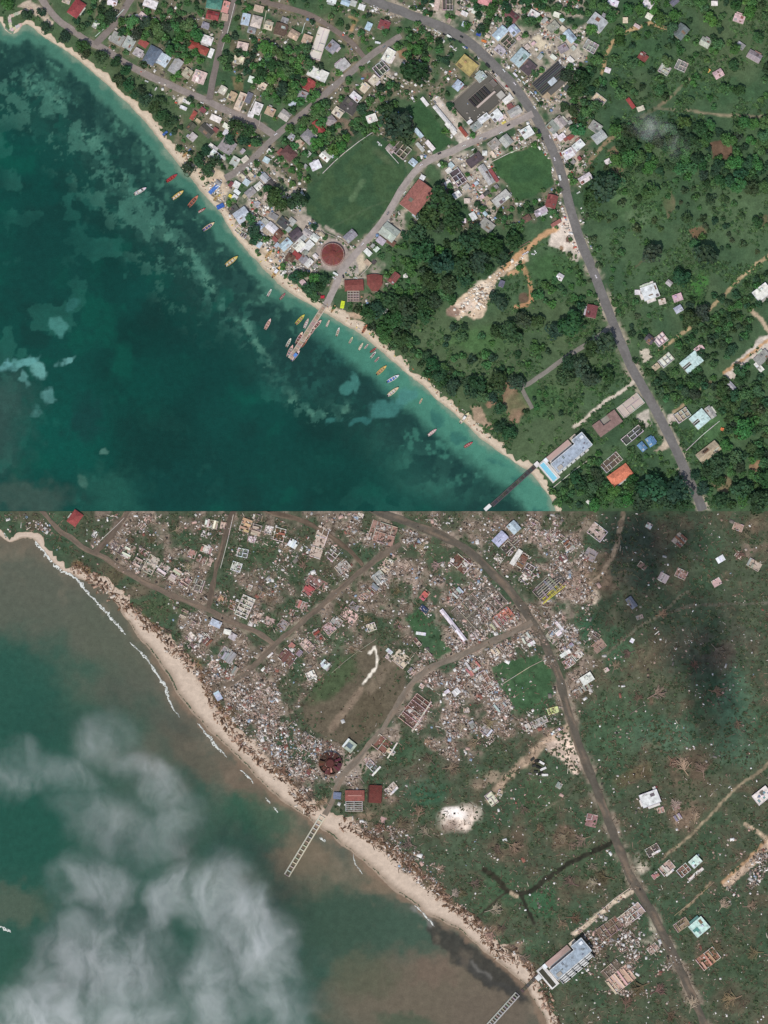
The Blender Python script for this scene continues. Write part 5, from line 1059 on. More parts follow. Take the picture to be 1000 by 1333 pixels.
for i, (x, y, r, k) in enumerate(TREES[:NT]):
    t = empty('tree', x, y, rt.uniform(0, 360), GZ); h = r*rt.uniform(.5, .7)
    col = vary(GREENS[k][0], 9)
    link('trunk', TRUNK, t, (0, 0, 0), 0, (r*.09, r*.09, h), (92,80,66))
    link('crown', CROWNS[i % 7], t, (0, 0, h+r*.12), rt.uniform(0, 6), (r*1.03, r*rt.uniform(.92, 1.1), r*rt.uniform(.7, .95)), col)
    later(t, f'{treesize(r)} {GREENS[k][1]} tree', 'tree', x, y, 'tree', 'trees of the green coast')
def joined_crowns(name, items, nq, q, flat, seed):
    Vs, Fs, Cs = [], [], []; n = 0; base = [leaf_cloud(seed+i, nq, q, flat, 6) for i in range(5)]
    for i, (x, y, r, c) in enumerate(items):
        V, F, C = base[i % 5]; a = rt.uniform(0, 6.28); ca, sa = math.cos(a), math.sin(a); wx, wy, _ = PT(x, y, GZ)
        Vs.append(np.stack([wx+r*(V[:, 0]*ca-V[:, 1]*sa), wy+r*(V[:, 0]*sa+V[:, 1]*ca), GZ+r*.45+V[:, 2]*r], -1)); Fs.append(F+n); Cs.append(C*lin(c)[None]); n += len(V)
    o = link(name, mesh_np(name, np.concatenate(Vs), np.concatenate(Fs), M_LEAF, np.concatenate(Cs), 'leaf')); o.color = (1, 1, 1, 1)
    return o
REST = [(x, y, r, vary(GREENS[k][0], 6)) for x, y, r, k in TREES[NT:]]
def stuffnote(o, label, cat): o['kind'] = 'stuff'; o['label'] = label; o['category'] = cat
if REST: stuffnote(joined_crowns('smaller_trees', REST, 200, .15, .8, 300), 'mass of smaller green trees and bushes between the houses and in the pasture', 'trees')
# ground-hugging scrub
def scrub(name, cv, n, dens, cols, smin, smax, ybnd):
    p = np.clip(dens, 0, None).astype(float).ravel(); p /= p.sum(); r = np.random.default_rng(len(name)+n); idx = r.choice(p.size, n, p=p); iy, ix = np.unravel_index(idx, dens.shape)
    x = cv.x0+ix+r.uniform(-.5, .5, n); y = np.clip(cv.y0+iy+r.uniform(-.5, .5, n), *ybnd); wx, wy = P(x, y, GZ); s = r.uniform(smin, smax, n)
    Q = 5; c = np.stack([wx, wy, GZ+s*.25], -1)[:, None]+r.normal(0, .42, (n, Q, 3))*s[:, None, None]*np.array([1, 1, .35]); c[..., 2] = np.maximum(c[..., 2], GZ+.15)
    nr = r.normal(0, .6, (n, Q, 3)); nr[..., 2] = 1; nr /= np.linalg.norm(nr, axis=-1)[..., None]; t1 = np.cross(nr, r.normal(size=(n, Q, 3))); t1 /= np.linalg.norm(t1, axis=-1)[..., None]; t2 = np.cross(nr, t1)
    z = (s[:, None]*r.uniform(.3, .6, (n, Q)))[..., None]; V = np.stack([c-t1*z-t2*z, c+t1*z-t2*z*.8, c+t1*z*.7+t2*z, c-t1*z+t2*z*.9], 2).reshape(-1, 3)
    base = np.array([lin(k) for k in cols])[r.integers(0, len(cols), n)]*r.uniform(.7, 1.25, (n, 1)); C = np.repeat(base, Q*4, 0)*np.repeat(r.uniform(.8, 1.2, n*Q), 4)[:, None]
    o = link(name, mesh_np(name, V, np.arange(n*Q*4).reshape(-1, 4), M_LEAF, C, 'leaf')); o.color = (1, 1, 1, 1); return o
free = ~(block | bright) & (cu.Y < 662)
den = sstep(.45, .6, cu.g)*free*(0.35+0.9*(cu.X > 740)+.5*(cu.Y > 340)*(cu.X > 480))*sstep(4, 9, sdu)
stuffnote(scrub('scrub', cu, 17000, den, [(58,92,52),(70,104,58),(50,80,48),(80,112,62),(62,84,50)], .9, 2.6, (-80, 663)), 'low green scrub and bushes across pastures and gardens', 'scrub')

# ---- loose bits: clutter in the living town, wreckage after the storm
def bits(name, cv, n, dens, cols, smin, smax, ybnd, aspect=(.35, 1.0), hmax=.7, z=GZ, seed=0, zup=.25):
    p = np.clip(dens, 0, None).astype(float).ravel(); p /= p.sum(); r = np.random.default_rng(seed+n); idx = r.choice(p.size, n, p=p); iy, ix = np.unravel_index(idx, dens.shape)
    x = cv.x0+ix+r.uniform(-.5, .5, n); y = np.clip(cv.y0+iy+r.uniform(-.5, .5, n), *ybnd); wx, wy = P(x, y, z); L = smin+(smax-smin)*r.random(n)**2.2; W = L*r.uniform(*aspect, n); H = np.minimum(L*.4, r.uniform(.08, hmax, n))
    a = r.uniform(0, math.pi, n); ca, sa = np.cos(a)[:, None], np.sin(a)[:, None]; sx = np.array([-1,1,1,-1,-1,1,1,-1])*.5; sy = np.array([-1,-1,1,1,-1,-1,1,1])*.5; sz = np.array([0,0,0,0,1,1,1,1])
    lx, ly = sx*L[:, None], sy*W[:, None]; tl = r.normal(0, .18, (n, 2)); lz = z-.05+r.random((n, 1))*zup+sz*H[:, None]+lx*tl[:, :1]+ly*tl[:, 1:]
    V = np.stack([wx[:, None]+lx*ca-ly*sa, wy[:, None]+lx*sa+ly*ca, np.maximum(lz, z-.3)], -1).reshape(-1, 3)
    f = np.array([(4,5,6,7),(0,1,5,4),(1,2,6,5),(2,3,7,6),(3,0,4,7)]); F = (np.arange(n)[:, None, None]*8+f[None]).reshape(-1, 4)
    cc = np.array([lin(c) for c, w_ in cols]); w_ = np.array([w_ for c, w_ in cols], float); C = np.repeat(cc[r.choice(len(cc), n, p=w_/w_.sum())]*r.uniform(.8, 1.15, (n, 1)), 8, 0)
    return link(name, mesh_np(name, V, F, M_DEBRIS, np.clip(C, .003, .9)))
townu = np.zeros((cu.h, cu.w))
for q, k in ((TOWN_U, .3), ([(262,225),(300,180),(330,215),(350,228),(400,270),(425,300),(455,340),(420,345),(400,365),(370,365),(330,322),(300,290)], 1.6), ([(560,-10),(760,-10),(765,70),(750,150),(700,150),(640,70),(600,45)], 1.1), ([(560,205),(640,190),(700,165),(745,215),(700,185),(640,205),(655,255),(640,300),(600,260)], 1.1)):
    townu = np.maximum(townu, inside(cu.X, cu.Y, q)*k)
rdm = np.full((cu.h, cu.w), 1e9)
for n_, pts, wd, c in ROADS[:1]+ROADS[6:7]: rdm = np.minimum(rdm, seg_dist(cu.X, cu.Y, pts)-wd/2)
townu = (townu+sstep(12, 2, rdm)*(rdm > 1)*(cu.Y < 330)*1.0)*sstep(.42, .62, cu.g)*~fieldm*(sdu > 8)*(rdm > .8)*(cu.Y < 662)
townu = townu*(1-.85*(block & (rdm > 1.5)))
o = bits('yard_clutter', cu, 5200, townu, [((226,222,216),3),((196,186,172),3),((150,140,130),2),((110,100,92),2),((170,120,100),.6),((120,150,190),.3),((206,90,70),.2)], .9, 4.2, (-80, 663), (.4, 1), 1.6, seed=1)
stuffnote(o, 'loose clutter of yards, stalls and sheds around the houses', 'clutter')
o = bits('beach_clutter', cu, 260, ((sdu > 2) & (sdu < 11) & (cu.X > 225) & (cu.X < 640)) & (cu.Y < 662), [((220,208,190),3),((150,110,90),2),((200,120,80),.7),((206,180,60),.5)], .8, 3.2, (-80, 663), (.25, .7), .5, seed=2, z=.6)
stuffnote(o, 'nets, crates and small gear lying along the sandy beach', 'beach gear')

qm = inside(cu.X, cu.Y, [(584,404),(606,384),(640,358),(684,328),(676,346),(650,364),(636,392),(618,414),(596,414)])*(.3+sstep(.45, .6, cu.g))
stuffnote(bits('quarry_rocks', cu, 230, qm, [((232,222,206),4),((206,182,154),3),((150,118,92),1)], .8, 5, (-80, 663), (.5, 1), 1.2, seed=3), 'broken pale rocks and spoil lying in the sandy quarry', 'rocks')

# ================================================================== AFTER THE STORM
rl = random.Random(77)
def ruin(x, y, w_, d_, ang, floorc, label=None, rooms=None, damage=.35, wc=None, roofc=None, cover=.0, h=2.4, fw=None):
    rng = random.Random(int(x*17+y*5)); t = empty('ruined_house', x, y, ang, GZ)
    wc = wc or rng.choice([(204,190,178),(186,170,158),(222,214,206),(164,144,132)])
    shell(t, w_, d_, h, floorc, rng, wc, rng.choice((1, 2, 2, 3)) if rooms is None else rooms, damage)
    if roofc:
        n = max(2, int(w_/2.6)); keep = [i for i in range(n) if rng.random() < cover]
        for i in keep:
            x0 = -w_/2+w_*i/n; s = rng.choice((0, 0, 1)); y0 = -d_/2 if rng.random() < .7 else -d_/2+d_*rng.uniform(.1, .4); y1 = d_/2 if rng.random() < .6 else d_/2-d_*rng.uniform(.1, .5)
            piece('roof_sheet', BOX_ROOF, t, x0+.06, y0, x0+w_/n-.06, y1, h+.25+rng.uniform(0, .25), .16, vary(roofc, 12), (rng.uniform(-.05, .05), rng.uniform(-.06, .06), rng.uniform(-.05, .05)))
    nrub = int(w_*d_*.10*damage)+3; m = MB()
    for _ in range(nrub):
        X, Y = rng.uniform(-w_/2, w_/2), rng.uniform(-d_/2, d_/2); a, b = rng.uniform(.4, 2.2), rng.uniform(.3, .9)
        m.bar((X, Y, .15), (X+a*math.cos(X*9), Y+a*math.sin(X*9), .15+rng.uniform(0, .5)), b, rng.uniform(.1, .4))
    o = m.build('rubble', M_WALL, t, rng.choice([(206,178,164),(150,110,96),(226,214,204),(120,104,94),(176,150,136)])); o['kind'] = 'stuff'
    fw = fw or ('white' if sum(floorc) > 610 else 'pink-beige' if floorc[0]-floorc[2] > 28 and sum(floorc) > 440 else 'brown' if floorc[0]-floorc[2] > 18 else 'grey')
    if label: tag(t, label, 'ruin', 'wrecked houses')
    else: later(t, f'{sizeword(w_, d_)} roofless {fw} house shell' if not (roofc and cover > .2) else f'{sizeword(w_, d_)} {fw} shell with roof sheets', 'ruin', x, y, 'ruin', 'wrecked houses')
    return t
def hs(x, y, w_, d_, ang, key, typ, label, name='house', h=None, **k): SPECIAL.append((x, y, max(w_, d_)*.5)); return house(x, y, w_, d_, ang, key, typ, label, name, h, **k)
SPECIAL = []
def sp(*a, **k): SPECIAL.append((a[0], a[1], max(a[2], a[3])*.5)); return ruin(*a, **k)
PK, BG, BR, DG, WH, GY, SA = (206,176,164), (192,174,154), (128,92,78), (84,78,72), (222,216,208), (160,156,152), (216,150,122)
# buildings that still read one by one
hs(98,675,18,13,-55,'R','h','faded red hip roof surviving at the top edge above the wrecked street')
hs(281,812,14,8,25,'B','f','pale blue-grey flat-roofed building, largest of the white roofs above the shore street'); hs(296,823,9,6,15,'W','f','small white roof beside the pale blue-grey building on the shore street'); hs(303,829,9,8,30,'L','f','light grey roof, lowest of the white roofs on the shore street')
hs(651,702,18,12,-45,'B','g','pale blue-grey roof with dark broken corner near the main road',extra=False); hs(669,687,14,12,48,'B','g','smaller pale blue-grey gable beside its larger broken neighbour',extra=False)
sp(662,714,16,14,45,DG,'dark roofless hole of a building below the pale blue-grey roofs',2,.2)
t = hs(672,726,22,6,-58,'W','s','white roof strip over a brown gutted building by the main road',extra=False); sp(680,730,20,9,-58,BR,'brown gutted half of a building under the white roof strip',2,.3,roofc=(130,86,66),cover=.5); sp(688,742,15,12,-58,DG,'dark green-brown gutted shell next to the brown one by the main road',1,.2)
hs(590,814,50,4.5,52,'W','g','long narrow white roof strip along the sandy yard','shed',2.8,extra=False); hs(764,884,16,11,-32,'W','f','white slatted shed standing whole beside the main road','shed',extra=False)
for i in range(3): pass
t = hs(846,1040,24,17,-20,'W','f','white torn-open villa alone in the pasture','villa',extra=False)
for bx in ((-14,-6,-11,3),(-6,-12,10,-9),(8,9,12,13)): piece('broken_wing', BOX_CONC, t, *bx, -.2, 2.2, (214,208,202))
for i in range(9): piece('torn_sheet', BOX_ROOF, t, -11+(i % 4)*5, -7+(i//4)*5, -8.6+(i % 4)*5+i*.2, -4.6+(i//4)*5, 3.95, .25, vary((196-14*(i % 3),194-14*(i % 3),192-14*(i % 3)), 12))
t = hs(992,1036,22,15,-38,'W','f','white and blue-grey villa with torn roof at the edge of the pasture','villa',extra=False)
for i in range(5): piece('torn_sheet', BOX_ROOF, t, -9+i*4, -5+(i % 2)*5, -6.4+i*4, -1+(i % 2)*4, 4.6, .25, vary((120,140,160), 20))
t = hs(910,1207,21,18,-40,'Y','f','pale cyan roof left whole with a teal notch in its middle','villa',4.2,extra=False,wallc=(210,216,212)); piece('notch', BOX_ROOF, t, -6, -4, -2, 2, 4.9, .12, (84,140,130)); piece('notch', BOX_ROOF, t, -9.5, -1.5, -6, 2, 4.9, .11, (84,140,130)); piece('side_roof', BOX_ROOF, t, -6, 9.4, 8, 13, .5, 3, (92,140,132))
t = hs(905,1122,14,11,-42,'Y','f','pale cyan roof half torn away above a brown gutted wing','villa',4,extra=False); sp(890,1133,16,12,-40,BR,'brown gutted wing attached to the torn pale cyan roof',2,.3,roofc=(120,76,64),cover=.3); sp(906,1138,24,4,-40,WH,'white strip of wall wreck beneath the torn cyan roof',0,.3)
hs(822,785,15,8,55,'S','g','purple-brown gabled shed left standing in the shadowed pasture','shed',extra=False).children[1].color = L4((104,84,100))
t = hs(455,971,14,13,38,'L','f','small white-rimmed grey building beside the broken round hall','building',extra=False); piece('inner_box', BOX_WALL, t, -3.5, -3, 4, 3, 3.65, .5, (92,110,120)); piece('rim', BOX_WALL, t, -7, -6.8, -4.6, 6.8, 4.1, .5, (226,230,228))
t = empty('pavilion', 462, 1036, 0, GZ); tag(t, 'faded red flat pavilion roof left above the bare pier', 'pavilion'); wall_box(23, 10, 3.2).build('wall', M_WALL, t, (150,120,110)); gable(24, 13, 3.2, .8).build('roof', M_ROOF, t, (150,84,74)); piece('ridge_board', BOX_ROOF, t, -9, -.6, 9, .6, 4.0, .3, (200,140,126))
t = empty('pavilion', 489, 1034, 3, GZ); tag(t, 'dark red-brown block roof beside the faded red pavilion', 'pavilion'); wall_box(14, 20, 3.6).build('wall', M_WALL, t, (80,60,54)); gable(15, 22, 3.6, .7).build('roof', M_ROOF, t, (112,54,46)); piece('eave', BOX_ROOF, t, -10, -11, -7.8, 11, 2.6, .3, (66,42,36))
tarp(439, 1036, 10, 9, 5, (110,120,146), 'blue-grey tarp roof at the end of the faded red pavilion', 3)
pergola(461, 1050, 22, 13, 0, 3, 6, (186,180,174), 'grey slatted pergola frame below the faded red pavilion')
# broken round hall: drum, ring of ragged roof sheets, rafters, wreckage inside
t = empty('round_hall', 430, 994, 0, GZ); tag(t, 'round hall with its dark red-brown roof stripped and caved in', 'hall'); n = 24; rg = random.Random(9)
for i in range(n):
    a, b = 2*math.pi*i/n, 2*math.pi*(i+1)/n; m = MB(); r0, r1 = 15.2, 14.6
    m.add([(r1*math.cos(a),r1*math.sin(a),0),(r1*math.cos(b),r1*math.sin(b),0),(r0*math.cos(b),r0*math.sin(b),0),(r0*math.cos(a),r0*math.sin(a),0)]+[(r1*math.cos(a),r1*math.sin(a),4),(r1*math.cos(b),r1*math.sin(b),4),(r0*math.cos(b),r0*math.sin(b),4),(r0*math.cos(a),r0*math.sin(a),4)],[(4,5,6,7),(0,4,7,3),(1,2,6,5),(0,1,5,4),(2,3,7,6)]); m.build('wall', M_WALL, t, (112,92,78))
    m = MB(); m.bar((15*math.cos(a), 15*math.sin(a), 4.0), (5*math.cos(a), 5*math.sin(a), 6.0), .4, .3); m.build('rafter', M_WOOD, t, vary((86,56,46), 10))
    if rg.random() < .45:
        ri = rg.uniform(6, 10.5); m = MB(); z0 = 4.25; zi = 4.25+(15-ri)*.2
        m.add([(15*math.cos(a),15*math.sin(a),z0),(15*math.cos(b),15*math.sin(b),z0),(ri*math.cos(b),ri*math.sin(b),zi),(ri*math.cos(a),ri*math.sin(a),zi)],[(0,1,2,3)]); m.build('roof_sheet', M_ROOF, t, vary((96,52,46), 14))
m = MB(); m.cyl(0, 0, 5.5, 6.2, 5.3, 4.6, 16); m.build('ring_beam', M_WOOD, t, (96,52,48)); m = MB(); m.cyl(0, 0, -.1, .2, 14.4, 14.4, 24); m.build('floor', M_CONC, t, (74,56,48)); m = MB()
for _ in range(150):
    a, q = rg.uniform(0, 6.28), 13*math.sqrt(rg.random()); l = rg.uniform(.8, 3.4); a2 = rg.uniform(0, 6.28); X, Y = q*math.cos(a), q*math.sin(a); m.bar((X, Y, .3), (X+l*math.cos(a2), Y+l*math.sin(a2), .3+rg.uniform(0, 1.2)), rg.uniform(.3, 1.2), .2)
o = m.build('rubble', M_WOOD, t, (128,74,66)); o['kind'] = 'stuff'
o = piece('roof_sheet', BOX_ROOF, t, -3, -12, 2.4, -6, 3.6, .2, (196,130,116), (.15, .05, .4)); o['label'] = 'pinkish fallen roof sheet'
for x, y, w_, d_, a, c, l, rooms, kw in ((541,926,40,26,-52,(112,84,76),'large roofless long hall with pink end and bare dark bays',7,dict(wc=(206,176,166),roofc=(92,66,60),cover=.0)),(497,969,22,18,38,(142,96,82),'roofless red-floored hall with one bright white wall',1,{}),
        (808,1275,34,22,-38,(204,168,148),'large salmon-floored ruin of the orange-roofed house',4,dict(roofc=(214,176,154),cover=.35)),(796,1262,26,13,-40,(104,92,78),'brown roofless compartments behind the salmon-floored ruin',5,{}),(822,1191,34,16,-38,(182,160,146),'pale rough roofless yard by the main road below the white path',3,{}),
        (793,1209,32,18,-36,(126,104,88),'brown-floored ruin between the pale yard and the stepped hotel',4,{}),(922,1248,28,18,-38,(170,120,98),'orange and brown ruined barn by the dirt pasture',3,dict(roofc=(206,150,120),cover=.3)),(868,1130,19,13,-40,(178,150,136),'tan striped roofless house beside the sandy patch',3,dict(roofc=(214,196,182),cover=.3)),
        (850,1107,18,12,-30,DG,'dark gutted house with one white wall near the road',1,{}),(498,694,34,26,18,(168,128,114),'large pink-brown roofless building at the lane corner',4,{}),(416,706,42,15,-72,(204,182,164),'long tan concrete slab left bare below the curving lane',2,dict(damage=.6)),
        (433,721,17,14,-50,(108,98,88),'dark roofless house with thin pale walls right of the tan slab',2,{}),(446,738,18,13,-40,(196,190,182),'light grey ruin by the corner of the diagonal street',1,{}),(316,720,14,11,12,(96,106,92),'white-walled empty square above the lane gardens',1,dict(wc=(226,228,224),damage=.0)),
        (308,738,13,12,18,(196,196,188),'white-walled shell on the lower side of the empty square',1,dict(wc=(230,230,226),damage=.1)),(319,790,28,17,-66,(186,178,170),'white and grey gutted complex above the shore street',4,dict(wc=(226,218,208),damage=.1)),(289,780,10,10,-60,(198,152,118),'orange-tan small ruin beside the long lane',0,{}),
        (320,684,17,13,-70,(200,156,124),'orange-tan torn house at the top of the long lane',1,dict(roofc=(204,160,128),cover=.6)),(334,690,14,12,-75,(190,160,140),'pinkish torn house right of the orange-tan one',1,dict(roofc=(190,164,146),cover=.4)),(364,696,17,14,-75,(120,84,60),'orange-brown gutted house with clean white walls',1,dict(wc=(226,214,202),roofc=(160,100,66),cover=.4,damage=.1)),
        (350,690,10,11,15,WH,'small white-walled shell left of the orange-brown house',1,{}),(402,768,16,13,-55,(176,106,98),'dull red torn house by the diagonal street',1,dict(roofc=(176,84,80),cover=.7)),(415,828,18,9,55,(150,110,100),'narrow brown-red torn house across the diagonal street',1,dict(roofc=(140,66,60),cover=.5)),
        (374,856,20,16,38,(122,92,80),'brown roofless square house below the street junction',0,dict(roofc=(112,80,70),cover=.35)),(296,853,20,16,35,(150,150,150),'grey torn house behind the beach below the shore street',1,dict(roofc=(156,158,160),cover=.6)),(424,866,13,10,40,(190,196,202),'pale blue-grey torn roof near the field wall',0,dict(roofc=(196,204,212),cover=.7)),
        (405,879,12,10,-25,WH,'white crumpled roof left of the field wall',0,dict(roofc=(226,226,224),cover=.6)),(600,734,24,16,40,(112,76,62),'brown gutted hall with white walls near the main road bend',1,dict(wc=(220,206,194))),(596,772,13,10,-45,GY,'grey torn shed roof in the walled compound',0,dict(roofc=(184,190,194),cover=.6)),
        (624,790,64,40,-42,(112,104,92),'wide roofless compound full of fallen walls',6,dict(wc=(176,160,144),damage=.5)),(716,763,44,20,-42,(90,86,80),'dark market ruin with bare parallel slats',0,dict(roofc=(120,118,112),cover=.35)),(553,775,14,8,-50,(190,110,104),'faded red crumpled roof beside the navy tarp',0,dict(roofc=(196,104,98),cover=.8)),
        (656,803,24,16,-38,(190,118,100),'red-floored ruin with pink frames by the shops',3,dict(wc=(206,130,116))),(686,830,15,12,-32,(196,190,180),'pale grey flat slab ruin at the road junction',0,dict(roofc=(206,200,192),cover=.7)),(633,888,30,13,58,(140,106,92),'long gutted rows beside the sand yard and green lot',5,{}),(652,918,22,12,-40,(150,140,136),'grey wreck at the foot of the green lot',1,dict(roofc=(180,180,184),cover=.35)),
        (720,925,14,8,-15,(206,214,150),'yellow-green framed wreck beside the main road',2,dict(wc=(226,230,150))),(702,940,22,9,-25,(196,190,182),'pale flat ruin left of the yellow-green frame',2,{}),(640,1040,17,11,55,(206,206,180),'cream wreck above the bare white sand mound',2,{}),(509,1026,16,8,-42,(196,180,168),'white-edged low wreck east of the dark red-brown block',1,{}),
        (770,1068,16,14,-78,(176,130,128),'pink heap of the fallen red hut by the road',1,dict(damage=.8)),(634,952,16,11,38,(170,166,166),'grey and white wreck in the brown scrub south of the lots',1,dict(roofc=(200,204,210),cover=.3)),(850,1235,14,10,-38,(190,160,146),'pinkish wreck under the bend of the main road',1,{}),(485,998,16,9,45,(128,132,136),'dark grey wreck on the little square by the round hall',1,dict(wc=(226,226,224)))):
    kw.setdefault('damage', .3); sp(x, y, w_, d_, a, c, l, rooms, **kw)
# single pieces that stand out: walls, sheets, frames
def slab_thing(name, x, y, w_, d_, ang, col, label, cat, mat=None, h=.35, z=1.2, tilt=(.06, .04)):
    t = empty(name, x, y, ang, GZ); tag(t, label, cat); n = max(2, int(max(w_, d_)/3)); rr = random.Random(int(x+y))
    for i in range(n):
        if w_ >= d_: bx = (-w_/2+w_*i/n+.04, -d_/2, -w_/2+w_*(i+1)/n-.04, d_/2)
        else: bx = (-w_/2, -d_/2+d_*i/n+.04, w_/2, -d_/2+d_*(i+1)/n-.04)
        piece('sheet' if h < 1 else 'wall_panel', mat or BOX_ROOF, t, *bx, z, h, vary(col, 9), (rr.uniform(-1, 1)*tilt[0], rr.uniform(-1, 1)*tilt[1], 0))
    return t
for a in (('fallen_sheet',548,825,13,4,8,(228,226,222),'white sheet lying in the green lot','roof sheet'),('tarp_sheet',552,793,12,7,38,(52,66,92),'navy tarp draped over wreckage','tarp'),('fallen_sheet',736,851,15,5,-32,(226,222,216),'white roof strip dropped right of the main road','roof sheet'),('fallen_sheet',728,815,4,14,-40,(216,214,212),'white narrow sheet in the pink rubble right of the main road','roof sheet'),
        ('fallen_sheet',618,873,20,3.5,-35,(206,200,190),'long pale sheet by the corner of the green lot','roof sheet'),('fallen_sheet',594,901,10,8,-40,(226,222,214),'cream sheet at the sand yard below the shops','roof sheet'),('fallen_sheet',938,728,11,8,-30,(230,230,230),'bright white roof left in the shadowed pasture','roof sheet'),('fallen_sheet',823,834,5,6,30,(230,228,226),'little white sheet alone in the dark pasture','roof sheet'),
        ('fallen_sheet',692,838,10,5,-30,(226,222,216),'white sheet on the junction slab','roof sheet'),('fallen_sheet',507,848,5,9,-50,(196,200,202),'grey-white sheet at the field corner','roof sheet'),('fallen_sheet',284,906,12,8,60,(176,186,200),'blue-grey crumpled sheet at the top of the beach','roof sheet')): slab_thing(*a)
for a in (('standing_wall',511,977,24,1.8,-58,(224,212,200),'bright white wall of the red-floored hall','wall'),('standing_wall',549,933,46,1.8,-57,(206,192,178),'long pale wall beside the roofless long hall','wall'),('standing_wall',490,1004,16,2.4,-48,(230,226,220),'white wall leaning at the little square','wall'),('standing_wall',513,1030,14,2.6,-45,(226,218,210),'white slanting wall on the low wreck by the scrub','wall'),('standing_wall',854,1110,12,3,-30,(230,222,214),'white front wall of the dark gutted house','wall'),
        ('standing_wall',872,1136,13,3,-40,(226,216,206),'cream front wall of the tan striped house','wall'),('standing_wall',610,868,3,14,-34,(200,190,178),'pale wall stub by the pier street','wall'),('standing_wall',352,853,9,2.5,-42,(230,224,216),'white wall stub by the street junction','wall')): slab_thing(*a, mat=BOX_WALL, h=2.3, z=-.1, tilt=(0, 0))
t = empty('roof_wreck', 720, 771, -42, GZ); tag(t, 'bright yellow fallen roof frame in long beams', 'roof frame')
for i in range(5): o = piece('beam', BOX_ROOF, t, -20+i*1.5, -4+i*2, 18-i*2.2, -3.1+i*2, .6+.1*i, .35, (212,200,70) if i != 2 else (150,140,60)); o.rotation_euler.z = (-.05, .04, 0, .03, -.02)[i]
for i in range(6): piece('cross_piece', BOX_ROOF, t, -16+i*6, -4, -15.2+i*6, 5, .3, .3, (206,196,84))
t = empty('roof_wreck', 712, 762, -42, GZ); tag(t, 'pale parallel slats left over the dark market floor', 'roof frame')
for i in range(6): piece('slat', BOX_WOOD, t, -19+i, -8+i*3, 17-i*2, -7.2+i*3, 2.8, .3, vary((170,164,150), 10))
for i in range(9):
    x, y = 693+(i % 3)*6+(i//3)*2.2, 989+(i//3)*8+(i % 3)*2; t = empty('crate', x, y, 35*i % 80-40, GZ); m = MB(); s = 2.6+(i % 3)*.7; m.box(-s, -1.3, 0, s, 1.3, 2.2); m.build('body', M_WALL, t, ((40,42,40), (44,46,42), (214,210,204))[i % 3]); m = MB(); m.box(-s-.1, -1.4, 2.21, s+.1, 1.4, 2.45); m.build('lid', M_WALL, t, ((56,58,54), (36,38,36), (226,222,216))[i % 3])
    later(t, ('black', 'dark grey', 'white')[i % 3]+' box-shaped crate on the grass', 'crate', x, y, 'crate', 'crates scattered on the grass')
for a in (([(162,674),(150,686),(137,698),(124,710)], (176,176,160), 'broken pale wall along the street above the wide beach'),([(289,800),(280,830)], (150,140,120), 'stub of wall at the foot of the long lane'),([(490,832),(466,848),(448,862),(432,876)], (150,140,120), 'mossy wall along the upper edge of the muddy field'),([(304,670),(296,706),(287,740)], (206,194,184), 'white wall left standing beside the long lane'),
        ([(748,1214),(775,1192),(800,1170),(820,1156)], (214,198,176), 'long white boundary wall between the meadow and the pale yard'),([(768,1240),(740,1264),(715,1288)], (200,198,190), 'grey kerb wall under the stepped balconies'),([(838,918),(820,930)], (120,110,96), 'short dark wall in the pasture'),([(655,890),(690,868),(706,860)], (190,172,154), 'rubble wall on the top side of the green lot after the storm'),
        ([(745,900),(772,892)], (196,188,178), 'pale kerb below the slatted shed'),([(474,1020),(468,1012),(452,1012)], (160,150,140), 'curved kerb at the little square'),([(930,1148),(900,1174),(878,1192)], (160,138,108), 'earth-stained wall along the dirt track')):
    wall_line(*a, h=1.2)
# the rest of the houses, as the storm left them
HUTS = [(262,225),(300,180),(330,215),(350,228),(400,270),(425,300),(455,340),(420,345),(400,365),(370,365),(330,322),(300,290)]
FLOORS = [PK, BG, BR, (176,140,126), WH, GY, (150,120,106), (190,160,146), (112,98,88), (204,186,170)]
for (x, y, w_, d_, ang, key, typ) in ALLH:
    X, Y = x+DX, y+DY
    if Y-max(w_, d_)*.55 < 666 or w_*d_ < 34 or any(math.hypot(X-a, Y-b) < r*.8+3 for a, b, r in SPECIAL): continue
    huts = inside(np.array(x), np.array(y), HUTS)
    if huts and rl.random() < .62: continue
    if x > 765 and rl.random() < .35: continue
    fc = vary(rl.choice(FLOORS), 8); sheets = rl.random() < .38
    ruin(X+rl.uniform(-1, 1), Y+rl.uniform(-1, 1), w_*rl.uniform(.85, 1.05), d_*rl.uniform(.85, 1.05), ang, fc, None, None, rl.uniform(.4, .85) if not huts else .85, None, vary(rl.choice([(214,206,198),(176,120,108),(150,146,144),(196,176,160),(226,222,218),(128,84,72)]), 8) if sheets else None, rl.uniform(.3, .7))
